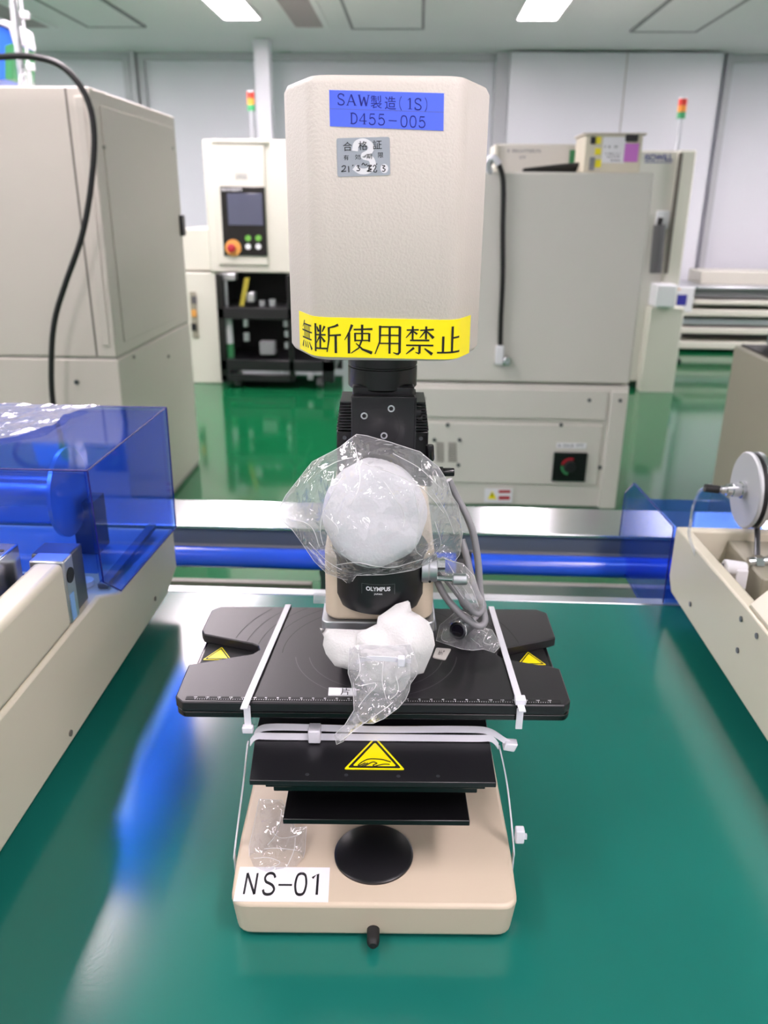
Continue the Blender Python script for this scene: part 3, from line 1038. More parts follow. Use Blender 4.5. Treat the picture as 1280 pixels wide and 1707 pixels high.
stick('pink_sticker', 'pink', 1042, 239, 1062, 270)
mb = MB(); face_box(mb, PY, 1006, 228, 1040, 272, .0015); mb.k = 1
mb.flat(marks(1008, 243, 26, 4, 8, 7), on_face(PY, .002)); mb.flat(marks(1009, 255, 26, 2.4, 10, 8) + marks(1012, 260, 22, 2.4, 8, 9) + marks(1018, 266, 16, 2.6, 5, 10), on_face(PY, .002))
mb.build('rating_label', ['paper', 'ink'], t)
for y0, y1 in ((228, 240), (247, 258), (266, 279)):
    stick('yellow_sticker', 'warn', 992, y0, 1001, y1)
stick('black_switch', 'blacksat', 985, 228, 992, 240, .006)
stick('grey_connector', 'greygear', 983, 262, 989, 284, .008)

# --- far right: long equipment bench, display, grey box, taupe machine
FY = 8.0
t = thing('equipment_bench', 'long layered white and grey bench along the far back wall, right', 'bench', (3.4, 8.3, 0))
def fslab(nm, mk, x0, y0, y1, dep=.5, Y=FY):
    a, b = onY(x0, y0, Y), onY(x0, y1, Y)
    mb = MB(); mb.box(a.x, 4.6, Y, Y + dep, b.z, a.z); return mb.build(nm, mk, t, bevel=.008)
fslab('rear_housing', 'white', 1170, 452, 476, .4, FY + .3)
fslab('table_top', 'alu', 1138, 477, 482, .7)
fslab('grey_panel', 'greygear', 1150, 482, 496, .6, FY + .06)
fslab('shelf', 'white', 1160, 500, 508, .6)
fslab('shelf', 'white', 1140, 516, 527, .6)
fslab('steel_rail', 'alu', 1136, 531, 541, .5, FY + .05)
fslab('shelf', 'white', 1128, 546, 556, .6)
fslab('base', 'white', 1118, 569, 581, .6)
fslab('inner_core', 'greygear2', 1150, 480, 580, .3, FY + .3)
t = thing('display_unit', 'small white display with a blue screen on a black stand, far right', 'display', onZ(1112, 585, 0))
DY = 7.5
mb = MB(); face_box(mb, DY, 1114, 477, 1150, 519, .05); mb.build('case', 'whiteplastic', t, bevel=.006)
mb = MB(); face_box(mb, DY - .05, 1118, 491, 1143, 509, .004); mb.build('screen', 'violet', t)
mb = MB(); face_box(mb, DY - .05, 1119, 481, 1134, 483, .004); mb.build('indicator', 'orange', t)
a, b, c = onY(1128, 519, DY + .02), onY(1122, 545, DY + .02), onY(1110, 575, DY + .02)
mb = MB(); mb.ribbon([a, b, c, Vector((c.x, c.y, 0.03))], Vector((.07, 0, 0)), .03, 4); mb.build('stand', 'blackmat', t)
mb = MB(); mb.box(c.x - .12, c.x + .12, DY - .1, DY + .14, 0, .03); mb.build('foot', 'blackmat', t, bevel=.004)

q = onZ(1172, 893, 0)
TX, TF = q.x, q.y
TT = onX(1208, 568, TX).z
t = thing('side_cabinet', 'taupe machine cabinet behind the silver spool at the right edge', 'cabinet', (TX + .5, TF - .6, 0))
mb = MB(); mb.box(TX, TX + 1.0, TF - 1.3, TF, 0, TT); mb.build('body', 'taupe', t, bevel=.008)
mb = MB(); mb.box(TX + .02, TX + .98, TF - 1.28, TF - .02, TT, TT + .006); mb.build('top_plate', 'blackmat', t)
gx = TX + .10
ya, yb = onX(1216, 525, gx).y, onX(1253, 525, gx).y
za = onX(1225, 478, gx).z
t = thing('grey_case', 'grey box standing on the taupe machine cabinet, right edge', 'box', (gx + .25, (ya + yb) / 2, TT + .006))
mb = MB(); mb.box(gx, gx + .5, min(yb, TF - .45), min(ya, TF - .05), TT + .012, za); mb.build('case', 'greygear', t, bevel=.008)
mb = MB(); mb.box(gx + .01, gx + .49, min(yb, TF - .45) + .01, min(ya, TF - .05) - .01, TT + .006, TT + .012); mb.build('foot_frame', 'blackmat', t)


# ================================================================== BENCH AND BENCH MACHINES
t = thing('workbench', 'teal topped workbench under the microscope', 'workbench', (0, .6, 0))
BX0, BX1, BY0, BY1 = -1.5, 1.5, .25, 1.15
mb = MB(); mb.box(BX0, BX1, BY0, BY1 - .022, .742, BT); mb.build('bench_mat', 'bench', t)
mb = MB(); mb.box(BX0, BX1, BY1 - .022, BY1, .72, BT + .001); mb.build('edge_strip', 'alu', t, bevel=.002, label='metal edge strip')
mb = MB(); mb.box(BX0, BX1, BY0, BY1 - .022, .71, .742); mb.build('top_board', 'whiteframe', t)
for x in (BX0 + .05, BX1 - .11):
    for y in (BY0 + .03, BY1 - .1):
        mb = MB(); mb.box(x, x + .06, y, y + .06, 0, .71); mb.build('leg', 'alu', t)

# conveyor table behind it
t = thing('conveyor_table', 'polished steel table with a blue pipe rail behind the workbench', 'table', (0, 1.45, 0))
RX0, RX1 = -1.6, 1.15
zb_ = onY(300, 905, 1.41).z
mb = MB(); mb.box(RX0, RX1, 1.405, 1.545, BT - .006, BT); mb.build('table_top', 'steel', t, bevel=.001)
mb = MB(); mb.box(RX0, RX1, 1.41, 1.54, zb_, BT - .006); mb.build('front_beam', 'greyband', t)
mb = MB(); mb.box(RX0, RX1, 1.40, 1.53, zb_ - .012, zb_); mb.build('lower_lip', 'greygear', t)
zp = onY(640, 936, 1.375).z
mb = MB(); mb.cyl((RX0, 1.375, zp), (RX1, 1.375, zp), .0195, n=32); pp = mb.build('pipe_rail', 'bluetube', t, label='blue pipe rail')
xk = onY(772, 935, 1.375).x
mb = MB(); mb.cyl((xk - .014, 1.375, zp), (xk + .014, 1.375, zp), .0225, n=32); mb.build('pipe_clamp', 'black', pp)
for x in (-1.2, -.16, .95):
    mb = MB(); mb.box(x - .02, x + .02, 1.45, 1.49, 0, zb_ - .012); mb.build('leg', 'darksteel', t)
    mb = MB(); mb.box(x - .012, x + .012, 1.37, 1.45, zp - .03, zp - .012); mb.build('bracket', 'darksteel', t)
zl = onY(640, 966, 1.47).z
mb = MB(); mb.box(-.12, RX1, 1.46, 1.48, zl - .05, zl); mb.build('lower_shelf', 'cabgrey', t, bevel=.002)
mb = MB(); mb.box(RX0, -.2, 1.46, 1.48, zl - .05, zl - .012); mb.build('lower_shelf', 'taupe', t, bevel=.002)

# ---- left bench machine
X0, X1 = -1.05, -.358
Z0 = .78
COV = [(.822, 1.049), (1.114, 1.049), (1.110, .867), (.875, .878), (.827, .913)]
t = thing('tape_machine', 'cream bench machine with a blue clear cover, left of the microscope', 'bench machine', (-.7, .7, BT))
mb = MB()
mb.prism([(.25, Z0), (1.06, Z0), (1.113, .80), (1.113, .864), (.885, .872), (.822, .898), (.25, .898)], X0, X1 - .0, 'x')
mb.build('lower_body', 'cream', t, bevel=.004)
mb = MB(); mb.box(X1 - .032, X1 - .0005, .25, .748, .8985, .974); mb.build('front_wall', 'cream', t, bevel=.007, seg=3)
for x in (X0 + .06, X1 - .06):
    for y in (.32, 1.0):
        mb = MB(); mb.cyl((x, y, BT), (x, y, Z0), .02, n=20); mb.build('foot', 'blackmat', t)
mb = MB()
for px, py in ((117, 1222), (254, 997)):
    pass
for px, py in ((117, 1222), (258, 998)):
    p = onX(px, py, X1)
    mb = MB(); mb.cyl(p - Vector((.002, 0, 0)), p + Vector((.0015, 0, 0)), .0035, n=12); mb.build('screw_hole', 'groove', t)
# blocks between the wall and the cover
mb = MB(); mb.box(X1 - .04, X1 - .003, .752, .775, .899, .972); bl = mb.build('hinge_block', 'alu', t, bevel=.002)
p = onX(121, 965, X1 - .003)
mb = MB(); mb.cyl((X1 - .0032, .763, .952), (X1 - .002, .763, .952), .0085, n=20); mb.build('bore', 'blackmat', bl)
mb = MB(); mb.box(X1 - .003, X1 - .0022, .756, .765, .902, .932); mb.build('blue_tape', 'bluestrip', bl)
mb = MB(); mb.box(X1 - .05, X1 - .008, .778, .812, .899, .968); mb.build('guide_block', 'darksteel', t, bevel=.002)
# silver clamp blocks inside
p = onX(40, 915, X1 - .05)
mb = MB(); mb.box(X1 - .078, X1 - .047, .665, .752, .945, .992); cb = mb.build('clamp_block', 'steel', t, bevel=.002, label='silver clamp block')
mb = MB()
for yy in (.683, .732):
    for dx in (-.007, 0, .007):
        mb.cyl((X1 - .062 + dx, yy, .992), (X1 - .062 + dx, yy, .9925), .0026, n=10)
mb.build('bolt_holes', 'blackmat', cb)
mb = MB(); mb.box(X1 - .078, X1 - .045, .66, .748, .8985, .945); mb.build('bracket', 'darksteel', t, bevel=.003)
mb = MB(); mb.box(X1 - .095, X1 - .081, .60, .66, .8985, .935); mb.build('red_latch', 'red', t, bevel=.003)
mb = MB(); mb.box(X1 - .2, X1 - .098, .55, .655, .8985, .92); mb.build('motor_cover', 'greygear2', t, bevel=.003)
# parts seen through the cover
mb = MB(); mb.cyl((X1 - .09, .97, .97), (X1 - .085, .97, .97), .058, n=40); mb.cyl((X1 - .2, .97, .97), (X1 - .09, .97, .97), .02, n=24); mb.build('reel', 'alu', t)
mb = MB(); mb.box(X1 - .10, X1 - .07, 1.0, 1.04, .8695, .945); mb.build('dark_bracket', 'blackmat', t)
mb = MB(); mb.box(X1 - .03, X1 - .018, .89, 1.09, .873, .879); mb.build('inner_rail', 'greygear2', t)
mb = MB(); mb.cyl((X1 - .05, .90, .872), (X1 - .05, .90, .879), .011, n=20); mb.build('knob', 'whiteplastic', t)
mb = MB(); mb.cyl((X0 + .05, .80, .925), (X1 - .05, .80, .925), .008, n=16); mb.build('shaft', 'steel', t)
# curled clear film roll at the front
def sheet(fn, nu, nv, nm, mk, parent=None, th=.0, flat=False):
    mb = MB()
    g = [[mb.v(fn(i / nu, j / nv)) for j in range(nv + 1)] for i in range(nu + 1)]
    for i in range(nu):
        for j in range(nv):
            mb.f([g[i][j], g[i + 1][j], g[i + 1][j + 1], g[i][j + 1]])
    o = mb.build(nm, mk, parent, flat=flat)
    if th:
        s = o.modifiers.new('thick', 'SOLIDIFY'); s.thickness = th; s.offset = 0
    return o
def filmroll(u, v):
    a = math.radians(-60 + 170 * v)
    return (X0 + .05 + u * (X1 - .16 - X0 - .05), .79 - .055 * math.cos(a) * .7 + .02, .955 + .055 * math.sin(a))
sheet(filmroll, 4, 20, 'film_roll', 'film', t, .0006)

def cover(parent, x0, x1, mirror):
    """blue acrylic box cover, open below; two side panels, top, front, back"""
    th = .004
    def tf(y, z):
        return (2 * 1.1235 - y, 2 * .8715 - z) if mirror else (y, z)
    def slab(nm, prof, a, b):
        mb = MB(); mb.prism([tf(*p) for p in prof], a, b, 'x'); return mb.build(nm, 'acrylic', root)
    mb = MB()
    xa = x1 - th if not mirror else x0
    mb.prism([tf(*p) for p in COV], xa, xa + th, 'x')
    root = mb.build('cover', 'acrylic', parent, label='blue clear acrylic cover')
    xb = x0 if not mirror else x1 - th
    slab('far_side_panel', COV, xb, xb + th)
    slab('top_panel', [(.822, 1.049), (1.114, 1.049), (1.114, 1.045), (.822, 1.045)], x0 + th, x1 - th)
    slab('front_panel', [(.822, 1.0445), (.826, 1.0445), (.828, .925), (.824, .925)], x0 + th, x1 - th)
    slab('back_panel', [(1.110, 1.0445), (1.114, 1.0445), (1.110, .869), (1.106, .869)], x0 + th, x1 - th)
    # polished dark blue edges of the sheet
    mb = MB()
    xo = x1 + .0002 if not mirror else x0 - .0002
    P = [tf(*p) for p in COV]
    for i in range(5):
        a, b = P[i], P[(i + 1) % 5]
        mb.cyl((xo, a[0], a[1]), (xo, b[0], b[1]), .0010, n=6)
    mb.cyl((x0, *tf(.822, 1.049)), (x1, *tf(.822, 1.049)), .0011, n=6)
    mb.cyl((x0, *tf(1.114, 1.049)), (x1, *tf(1.114, 1.049)), .0009, n=6)
    mb.build('polished_edges', 'acrylicedge', root)
    return root
cover(t, X0 + .02, X1 + .0045, False)

# crumpled clear film lying on the cover
def drape(u, v):
    x = X0 + .05 + u * (X1 - .10 - X0 - .05 + .02 * math.sin(v * 7))
    x = X0 + .05 + u * (X1 - X0 - .05 - (.175 - .095 * v + .014 * math.sin(v * 9)))
    y = .832 + v * .27
    z = 1.0515 + .006 * abs(noise.noise(Vector((x * 16, y * 16, 3)))) + .004 * abs(noise.noise(Vector((x * 40, y * 34, 8))))
    return (x, y, z)
o = sheet(drape, 46, 22, 'plastic_film', 'film', None, .0004, True)
tag(o, 'crumpled clear film lying on the blue cover of the left machine', 'plastic film')

# ---- right bench machine, cover flipped back
X0, X1 = .39, 1.05
t = thing('winding_machine', 'cream bench machine with its blue cover flipped back, right of the microscope', 'bench machine', (.72, .7, BT))
mb = MB(); mb.box(X0 + .0185, X1, .8625, 1.1115, Z0, .80); mb.build('floor_plate', 'taupe', t, bevel=.002)
mb = MB(); mb.prism([(.25, Z0), (1.112, Z0), (1.13, .80), (1.13, .880), (.862, .888), (.25, .888)], X0, X0 + .018, 'x'); mb.build('side_wall', 'cream', t, bevel=.003)
mb = MB(); mb.box(X0 + .018, X1, 1.112, 1.13, .80, .880); mb.build('end_wall', 'cream', t, bevel=.003)
mb = MB(); mb.prism([(X0 + .0185, Z0), (X0 + .0185, .888), (X0 + .001, .8885), (X0 + .034, .924), (X1, .924), (X1, Z0)], .25, .862, 'y'); mb.build('front_body', 'cream', t, bevel=.005)
for x in (X0 + .06, X1 - .06):
    for y in (.32, 1.0):
        mb = MB(); mb.cyl((x, y, BT), (x, y, Z0), .02, n=20); mb.build('foot', 'blackmat', t)
for px, py in ((1151, 1007), (1236, 1032), (1230, 1084), (1262, 1060)):
    p = onX(px, py, X0)
    mb = MB(); mb.cyl(p - Vector((.0015, 0, 0)), p + Vector((.002, 0, 0)), .0035, n=12); mb.build('screw', 'darksteel', t)
cover(t, X0 - .001, X0 + .135, True)
mb = MB(); mb.box(X0 + .07, X1, .98, 1.111, .8005, .868); mb.build('inner_housing', 'taupe', t, bevel=.003)
# silver spool
SX = .475
ctr = onX(1240, 817, SX)
R_ = .0555
mb = MB(); mb.lathe([(R_ - .002, 0), (R_, .3), (R_, .8), (R_ - .001, 1)], ctr, ctr + Vector((.006, 0, 0)), 56); sp_ = mb.build('spool_flange', 'brushed', t, label='brushed silver disc')
mb = MB(); mb.cyl(ctr + Vector((.006, 0, 0)), ctr + Vector((.012, 0, 0)), R_ - .002, n=56); mb.build('seal_ring', 'blackmat', sp_)
mb = MB(); mb.cyl(ctr + Vector((.012, 0, 0)), ctr + Vector((.018, 0, 0)), R_, n=56); mb.build('rear_flange', 'alu', sp_)
mb = MB(); mb.cyl(ctr + Vector((.018, 0, 0)), ctr + Vector((.3, 0, 0)), R_ - .012, n=40); mb.build('drum', 'cabgrey', sp_)
mb = MB()
mb.lathe([(.0125, 0), (.0125, .12), (.010, .14), (.010, .4), (.0085, .42), (.0085, .6), (.0055, .62), (.0055, .8), (.004, .82), (.004, 1)], ctr, ctr - Vector((.042, 0, 0)), 24); hb = mb.build('hose_fitting', 'steel', sp_)
mb = MB(); mb.cyl(ctr - Vector((.036, 0, 0)), ctr - Vector((.056, 0, -.002)), .0058, n=16); mb.build('black_sleeve', 'blackmat', hb)
h0 = ctr - Vector((.056, 0, -.002))
mb = MB(); mb.tube([h0, onY(1186, 807, h0.y + .06), onY(1166, 819, h0.y + .12), onY(1155, 845, h0.y + .17), onY(1151, 872, 1.04), onY(1152, 905, 1.04), Vector((.43, 1.04, .803))], .0022, 10, 8); mb.build('clear_hose', 'tubeclear', hb)
p0, p1 = ctr + Vector((.02, -.02, -R_ + .004)), onX(1262, 938, .47)
mb = MB(); mb.cyl(p0, p1, .004, n=12); rd = mb.build('support_rod', 'darksteel', t)
mb = MB(); mb.cyl(p1 + Vector((-.012, 0, 0)), p1 + Vector((.03, 0, .004)), .007, n=18); mb.cyl(p1 + Vector((-.004, 0, 0)), p1 + Vector((.006, 0, 0)), .0105, n=6); mb.cyl(p1 + Vector((.014, 0, 0)), p1 + Vector((.022, 0, 0)), .0105, n=6); mb.build('valve', 'steel', rd)
p = onX(1226, 958, .44)
mb = MB(); mb.cyl(p + Vector((-.018, 0, .012)), p + Vector((.012, 0, .008)), .010, n=20); mb.box(p.x - .004, p.x + .012, p.y - .012, p.y + .008, .80, p.z + .012); mb.build('hose_elbow', 'whiteplastic', t, bevel=.002)
mb = MB(); mb.tube([p + Vector((-.015, 0, .012)), p + Vector((-.028, .03, -.01)), Vector((X0 + .03, p.y + .04, .81))], .005, 10, 6); mb.build('dark_hose', 'greygear2', t)


# ================================================================== THE MICROSCOPE  (local r, F, h)
mic = thing('microscope', 'beige and black inspection microscope with a tall beige head on the teal bench', 'microscope', Mw(-.005, .66, 0), PSI)
def B(): return MB(MT)

# ---- base
def base_out(k, g):
    pts = [(-.1225 + g, .501 + g), (.1130 - g, .501 + g), (.1155 - g, .56), (.1155 - g, .86), (-.1265 + g, .86), (-.1265 + g, .56)]
    return rounded(pts, [.014, .014, .05, .02, .02, .05], 5)
mb = B()
mb.hexa([(x, y, .003) for x, y in base_out(0, .0035)], [(x, y, .0395) for x, y in base_out(0, 0)])
base = mb.build('base', 'mic', mic, bevel=.0035, seg=3)
mb = B()
for x in (-.1, .09):
    for y in (.53, .82):
        mb.cyl((x, y, 0), (x, y, .004), .012, n=18)
mb.build('rubber_feet', 'blackmat', base)
kx, _, _ = mz(622, 1560, .012)
mb = B(); mb.lathe([(.0052, 0), (.0052, .75), (.0045, .9), (.003, 1)], (kx, .505, .0105), (kx, .4875, .0105), 24); mb.build('front_knob', 'blackmat', base, label='small black front knob')
dx, dy, _ = mz(623, 1424, .0395)
mb = B(); mb.lathe([(.0345, 0), (.0345, .7), (.0325, 1)], (dx, dy, .0385), (dx, dy, .0425), 64); fd = mb.build('field_cover', 'black', base, label='round black cover disc')
lab = [mz(x, y, .0399) for x, y in ((400, 1445), (550, 1446), (547, 1503.5), (388.7, 1502))]
def quad_map(q, w, h, lift=0.0002):
    q = [Vector(a) for a in q]
    def fn(x, y):
        u, v = x / w, y / h
        p = (q[0] * (1 - u) + q[1] * u) * (1 - v) + (q[3] * (1 - u) + q[2] * u) * v
        return (p.x, p.y, p.z + lift)
    return fn
mb = B()
mb.hexa([Vector(p) - Vector((0, 0, .0005)) for p in lab], lab)
fn = quad_map(lab, 150, 58)
g = []
for i, (ch, x) in enumerate(zip('NS-01', (10, 40, 67, 91, 120))):
    if ch == '-':
        g += stroke([(68, 31), (90, 31)], 3.2)
    elif ch == '1':
        g += stroke([(122, 19), (131, 12), (131, 47)], 4)
    else:
        g += place_polys(glyph_latin(ch, wv=13, wh=11, serif=False, wc=13), x, 11, .26, .36)
mb.flat(g, fn, 1)
mb.build('name_label', ['paper', 'ink'], base, label='white label with black letters')

# ---- column and arm
mb = B(); mb.prism(rounded([(-.055, .79), (.047, .79), (.047, .90), (-.055, .90)], .012), .036, .27, 'z'); mb.build('column', 'mic', mic, bevel=.002)
mb = B(); mb.prism(rounded([(-.052, .652), (-.044, .642), (.037, .642), (.045, .652), (.047, .90), (-.055, .90)], [.006, .006, .006, .006, .02, .02]), .224, .288, 'z'); arm = mb.build('arm', 'mic', mic, bevel=.003)
mb = B(); mb.prism(rounded([(-.055, .640), (.047, .640), (.047, .76), (-.055, .76)], .008), .213, .2235, 'z'); mb.build('nosepiece_plate', 'alu', arm, bevel=.001, label='silver plate')
mb = B(); mb.prism(rounded([(-.053, .644), (.049, .644), (.049, .75), (-.053, .75)], .008), .205, .2125, 'z'); mb.build('lower_plate', 'darksteel', arm, bevel=.001)
mb = B(); mb.cyl((-.002, .68, .172), (-.002, .68, .2), .035, .04, n=40); mb.build('nosepiece', 'black', arm)
px_ = mz(530, 1017, .226)
mb = B(); mb.lathe([(.0042, 0), (.0048, .3), (.0048, 1)], (-.051, .660, .2365), (-.063, .660, .2365), 20); mb.build('slider_knob', 'tubeclear', arm)
# black ring carrying the maker's name
OX, OY, OR = -.003, .662, .0425
mb = B(); mb.lathe([(.033, 0), (.0385, .05), (OR, .26), (OR, .96), (OR - .0015, 1)], (OX, OY, .237), (OX, OY, .292), 72); ring = mb.build('tube_ring', 'black', mic, label='black ring with white maker name')
def cylmap(cx, cy, R, z0, s):       # x,y picture units -> on the ring's front
    def fn(x, y):
        a = (x * s) / R
        return (cx + R * math.sin(a), cy - R * math.cos(a), z0 - y * s)
    return fn
mb = B()
fnm = cylmap(OX, OY, OR + .0002, .2685, .00054)
x0_ = (630 - 634)
def cut(polys, step):               # split wide ink so that it follows the curve
    return polys
mb.flat(word('OLYMPUS', -22, 0, 39, 7.5, .035), fnm, 0)
mb.flat(word('JAPAN', -9, 11, 13, 3.6, .02), fnm, 0)
for a, b in (((-29, -4), (24, -4)), ((-29, -4), (-29, 14)), ((24, -4), (24, 14))):
    n_ = 8
    pts = [(a[0] + (b[0] - a[0]) * i / n_, a[1] + (b[1] - a[1]) * i / n_) for i in range(n_ + 1)]
    mb.flat(stroke(pts, .35), fnm, 1)
mb.build('maker_plate', ['paper', 'greygear'], ring)
# silver clamp on the right of the ring
cz = .273
mb = B(); mb.lathe([(.0135, 0), (.0135, .45), (.0125, .5), (.0125, 1)], (.033, .650, cz), (.0470, .650, cz), 32); cl = mb.build('clamp_collar', 'alu', mic, bevel=.0006, label='silver clamp collar')
mb = B(); mb.cyl((.0455, .650, cz + .003), (.054, .650, cz + .003), .0062, n=6); mb.cyl((.046, .648, cz - .009), (.064, .646, cz - .009), .0028, n=14); mb.build('clamp_screw', 'steel', cl)
mb = B(); mb.lathe([(.0045, 0), (.0052, .08), (.0052, .92), (.0045, 1)], (.0605, .646, cz - .009), (.0740, .646, cz - .009), 26); mb.build('knurled_knob', 'alu', cl, flat=True)
for i in range(2):
    a_ = (-.3, .55)[i]
    mb = B(); mb.cyl((.0405, .650 - .0126 * math.cos(a_), cz - .006 + .0126 * math.sin(a_) * .5), (.0405, .650 - .0129 * math.cos(a_), cz - .006 + .0129 * math.sin(a_) * .5), .0012, n=10); mb.build('set_screw', 'blackmat', cl)

# ---- intermediate tube, camera adapter
mb = B(); mb.prism(rounded([(-.0275, .668), (.0245, .668), (.0245, .74), (-.0275, .74)], .004), .288, .43, 'z'); ad = mb.build('adapter_body', 'black', mic, bevel=.0015)
mb = B(); mb.box(-.0282, .0250, .660, .6685, .293, .4235); pl = mb.build('front_plate', 'black', ad, bevel=.0008)
for i, (px, py) in enumerate(((607, 693), (652, 681), (640, 726), (613, 750), (657, 762))):
    p = onF(px, py, .6598) - EYE
    r, h = p.dot(rgt), p.z + EYE.z - BT
    mb = B(); mb.lathe([(.0030, 0), (.0030, 1)], (r, .6605, h), (r, .6592, h), 20); s = mb.build('cap_screw', 'steel', pl)
    mb = B(); mb.cyl((r, .6593, h), (r, .6590, h), .0019, n=6); mb.build('hex_socket', 'blackmat', s)
p = onF(632, 712, .66) - EYE
mb = B(); mb.flat([[(a, b) for a, b in q] for q in arc_band(p.dot(rgt), p.z + EYE.z - BT, .0168, .0171, 0, 360, 0, 40)], lambda x, z: (x, .6598, z)); mb.build('engraved_circle', 'ring', pl)
for sx, a, b in ((-1, -.0425, -.0285), (1, .0255, .0385)):
    mb = B()
    mb.box(a, b, .692, .735, .335, .385)
    hs = mb.build('side_box', 'blacksat', ad, bevel=.001)
    mb = B()
    for k in range(10):
        h = .386 + k * .0026
        e = .0035 * k / 10
        mb.box(a + (e if sx < 0 else 0), b - (e if sx > 0 else 0), .692 + e * .5, .735, h, h + .0015)
    mb.box(a + .004, b - .004, .697, .73, .385, .411)
    mb.build('cooling_fins', 'black', hs)
    mb = B(); mb.cyl(((a + b) / 2, .6925, .379), ((a + b) / 2, .6912, .379), .0018, n=12); mb.build('screw', 'darksteel', hs)
mb = B(); mb.box(.025, .0262, .660, .695, .36, .4225); mb.build('side_plate', 'black', ad)
mb = B(); mb.cyl((.026, .672, .408), (.0305, .672, .408), .0045, n=18); mb.cyl((.028, .676, .402), (.032, .676, .402), .003, n=14); mb.build('side_screw', 'black', ad)
# knobs right
def micF(x, y, F):
    p = onF(x, y, F) - EYE
    return (p.dot(rgt), F, p.z + EYE.z - BT)
a, b = micF(716, 742, .665), micF(717, 768, .665)
mb = B(); mb.lathe([(.0033, 0), (.0037, .12), (.0037, .9), (.003, 1)], a, b, 20); k1 = mb.build('black_knob', 'blacksat', ad)
mb = B(); mb.cyl(b, (b[0], .665, b[2] - .022), .002, n=10); mb.cyl((b[0], .665, b[2] - .02), (.03, .675, b[2] - .022), .0035, n=12); mb.build('stem', 'black', k1)
a, b = micF(757, 787, .668), micF(738, 787, .668)
mb = B(); mb.lathe([(.0033, 0), (.0037, .1), (.0037, 1)], a, b, 20); k2 = mb.build('black_knob', 'blacksat', ad)
mb = B(); mb.cyl(b, (b[0] - .003, .668, b[2]), .0048, n=18); mb.cyl(b, (.03, .674, b[2] - .002), .0032, n=12); mb.build('stem', 'black', k2)
mb = B(); mb.lathe([(.0285, 0), (.0297, .04), (.0297, .52), (.0290, .54), (.0290, .57), (.0297, .59), (.0297, 1)], (-.0025, .695, .4255), (-.0025, .695, .459), 64); ca = mb.build('lens_tube', 'blacksat', mic, label='black lens tube')
mb = B(); mb.cyl((.026, .688, .4525), (.0305, .686, .4525), .0022, n=12); mb.build('set_screw', 'black', ca)

# ---- eyepiece port under the wrapping
mb = B(); mb.lathe([(.030, 0), (.030, 1)], (-.006, .668, .352), (-.006, .606, .345), 36); mb.build('tube_port', 'blackmat', ad)

# ---- head housing
HB, HT = .4595, .655
FR = .62
def plan(g):
    return rounded([(-.0535 + g * .4, FR + g), (.0525 - g * .4, FR + g), (.0765 - g, FR + .056), (.0765 - g, .84 - g), (.055, .86 - g), (-.056, .86 - g), (-.0785 + g, .84 - g), (-.0785 + g, FR + .056)], [.012, .012, .010, .01, .01, .01, .01, .010], 5)
mb = B()
prev = None
levels = [(.006, HB), (.0022, HB + .0012), (0, HB + .0045), (0, HT - .006), (.0025, HT - .0016), (.007, HT)]
rings = []
for g, h in levels:
    rings.append([mb.v((x, y, h)) for x, y in plan(g)])
nn = len(rings[0])
mb.f(rings[0][::-1]); mb.f(rings[-1])
for a, b in zip(rings, rings[1:]):
    for i in range(nn):
        mb.f([a[i], a[(i + 1) % nn], b[(i + 1) % nn], b[i]])
house = mb.build('head_housing', 'house', mic, angle=60, label='tall beige housing with chamfered edges')
# stickers on it
def hp(x, y, lift=.0004):
    p = onF(x, y, FR) - EYE
    return (p.dot(rgt), FR - lift, p.z + EYE.z - BT)
def tilted(q, w, h, lift):
    q = [Vector(hp(*a, 0)) for a in q]
    def fn(x, y, k=lift):
        u, v = x / w, y / h
        p = (q[0] * (1 - u) + q[1] * u) * (1 - v) + (q[3] * (1 - u) + q[2] * u) * v
        return (p.x, FR - k, p.z)
    return fn
def sticker(q, w, h, mk, polysets, mats, nm, th=.0003, lab=None, corner=0):
    fn = tilted(q, w, h, th)
    mb = B()
    out = rounded([(0, 0), (w, 0), (w, h), (0, h)], corner) if corner else [(0, 0), (w, 0), (w, h), (0, h)]
    mb.hexa([fn(x, y, -.0001) for x, y in out], [fn(x, y) for x, y in out])
    for i, ps in enumerate(polysets):
        lf = th + .00012 * (i + 1)
        mb.flat(ps, lambda x, y, lf=lf: fn(x, y, lf), i + 1)
    return mb.build(nm, [mk] + mats, house, label=lab)
# blue label, units = crop pixels (6.095 per picture pixel)
ink = []
KW = dict(wv=14, wh=7, wc=11)
ink += line_latin('S', 72, 36, 0, 92, 112, **KW) + line_latin('A', 168, 38, 0, 108, 112, **KW) + line_latin('W', 288, 40, 0, 122, 112, **KW)
ink += word('製', 418, 40, 112, 132, .0) + word('造', 562, 46, 112, 132, .0)
ink += line_latin('(', 684, 52, 0, 60, 116, **KW) + line_latin('1', 772, 56, 0, 88, 112, **KW) + line_latin('S', 852, 60, 0, 92, 112, **KW) + line_latin(')', 955, 58, 0, 60, 116, **KW)
ink += line_latin('D455', 200, 226, 94, 88, 112, **KW) + stroke([(600, 290), (682, 291)], 9) + line_latin('005', 712, 236, 92, 88, 112, **KW)
fold = [[(0, 190), (1160, 186), (1160, 188.5), (0, 192.5)]]
sticker([(548.7, 150), (740, 155.5), (739, 218), (550, 210.5)], 1160, 372, 'bluelabel', [ink, fold], ['navy', 'groove'], 'blue_label', lab='blue label with dark lettering')
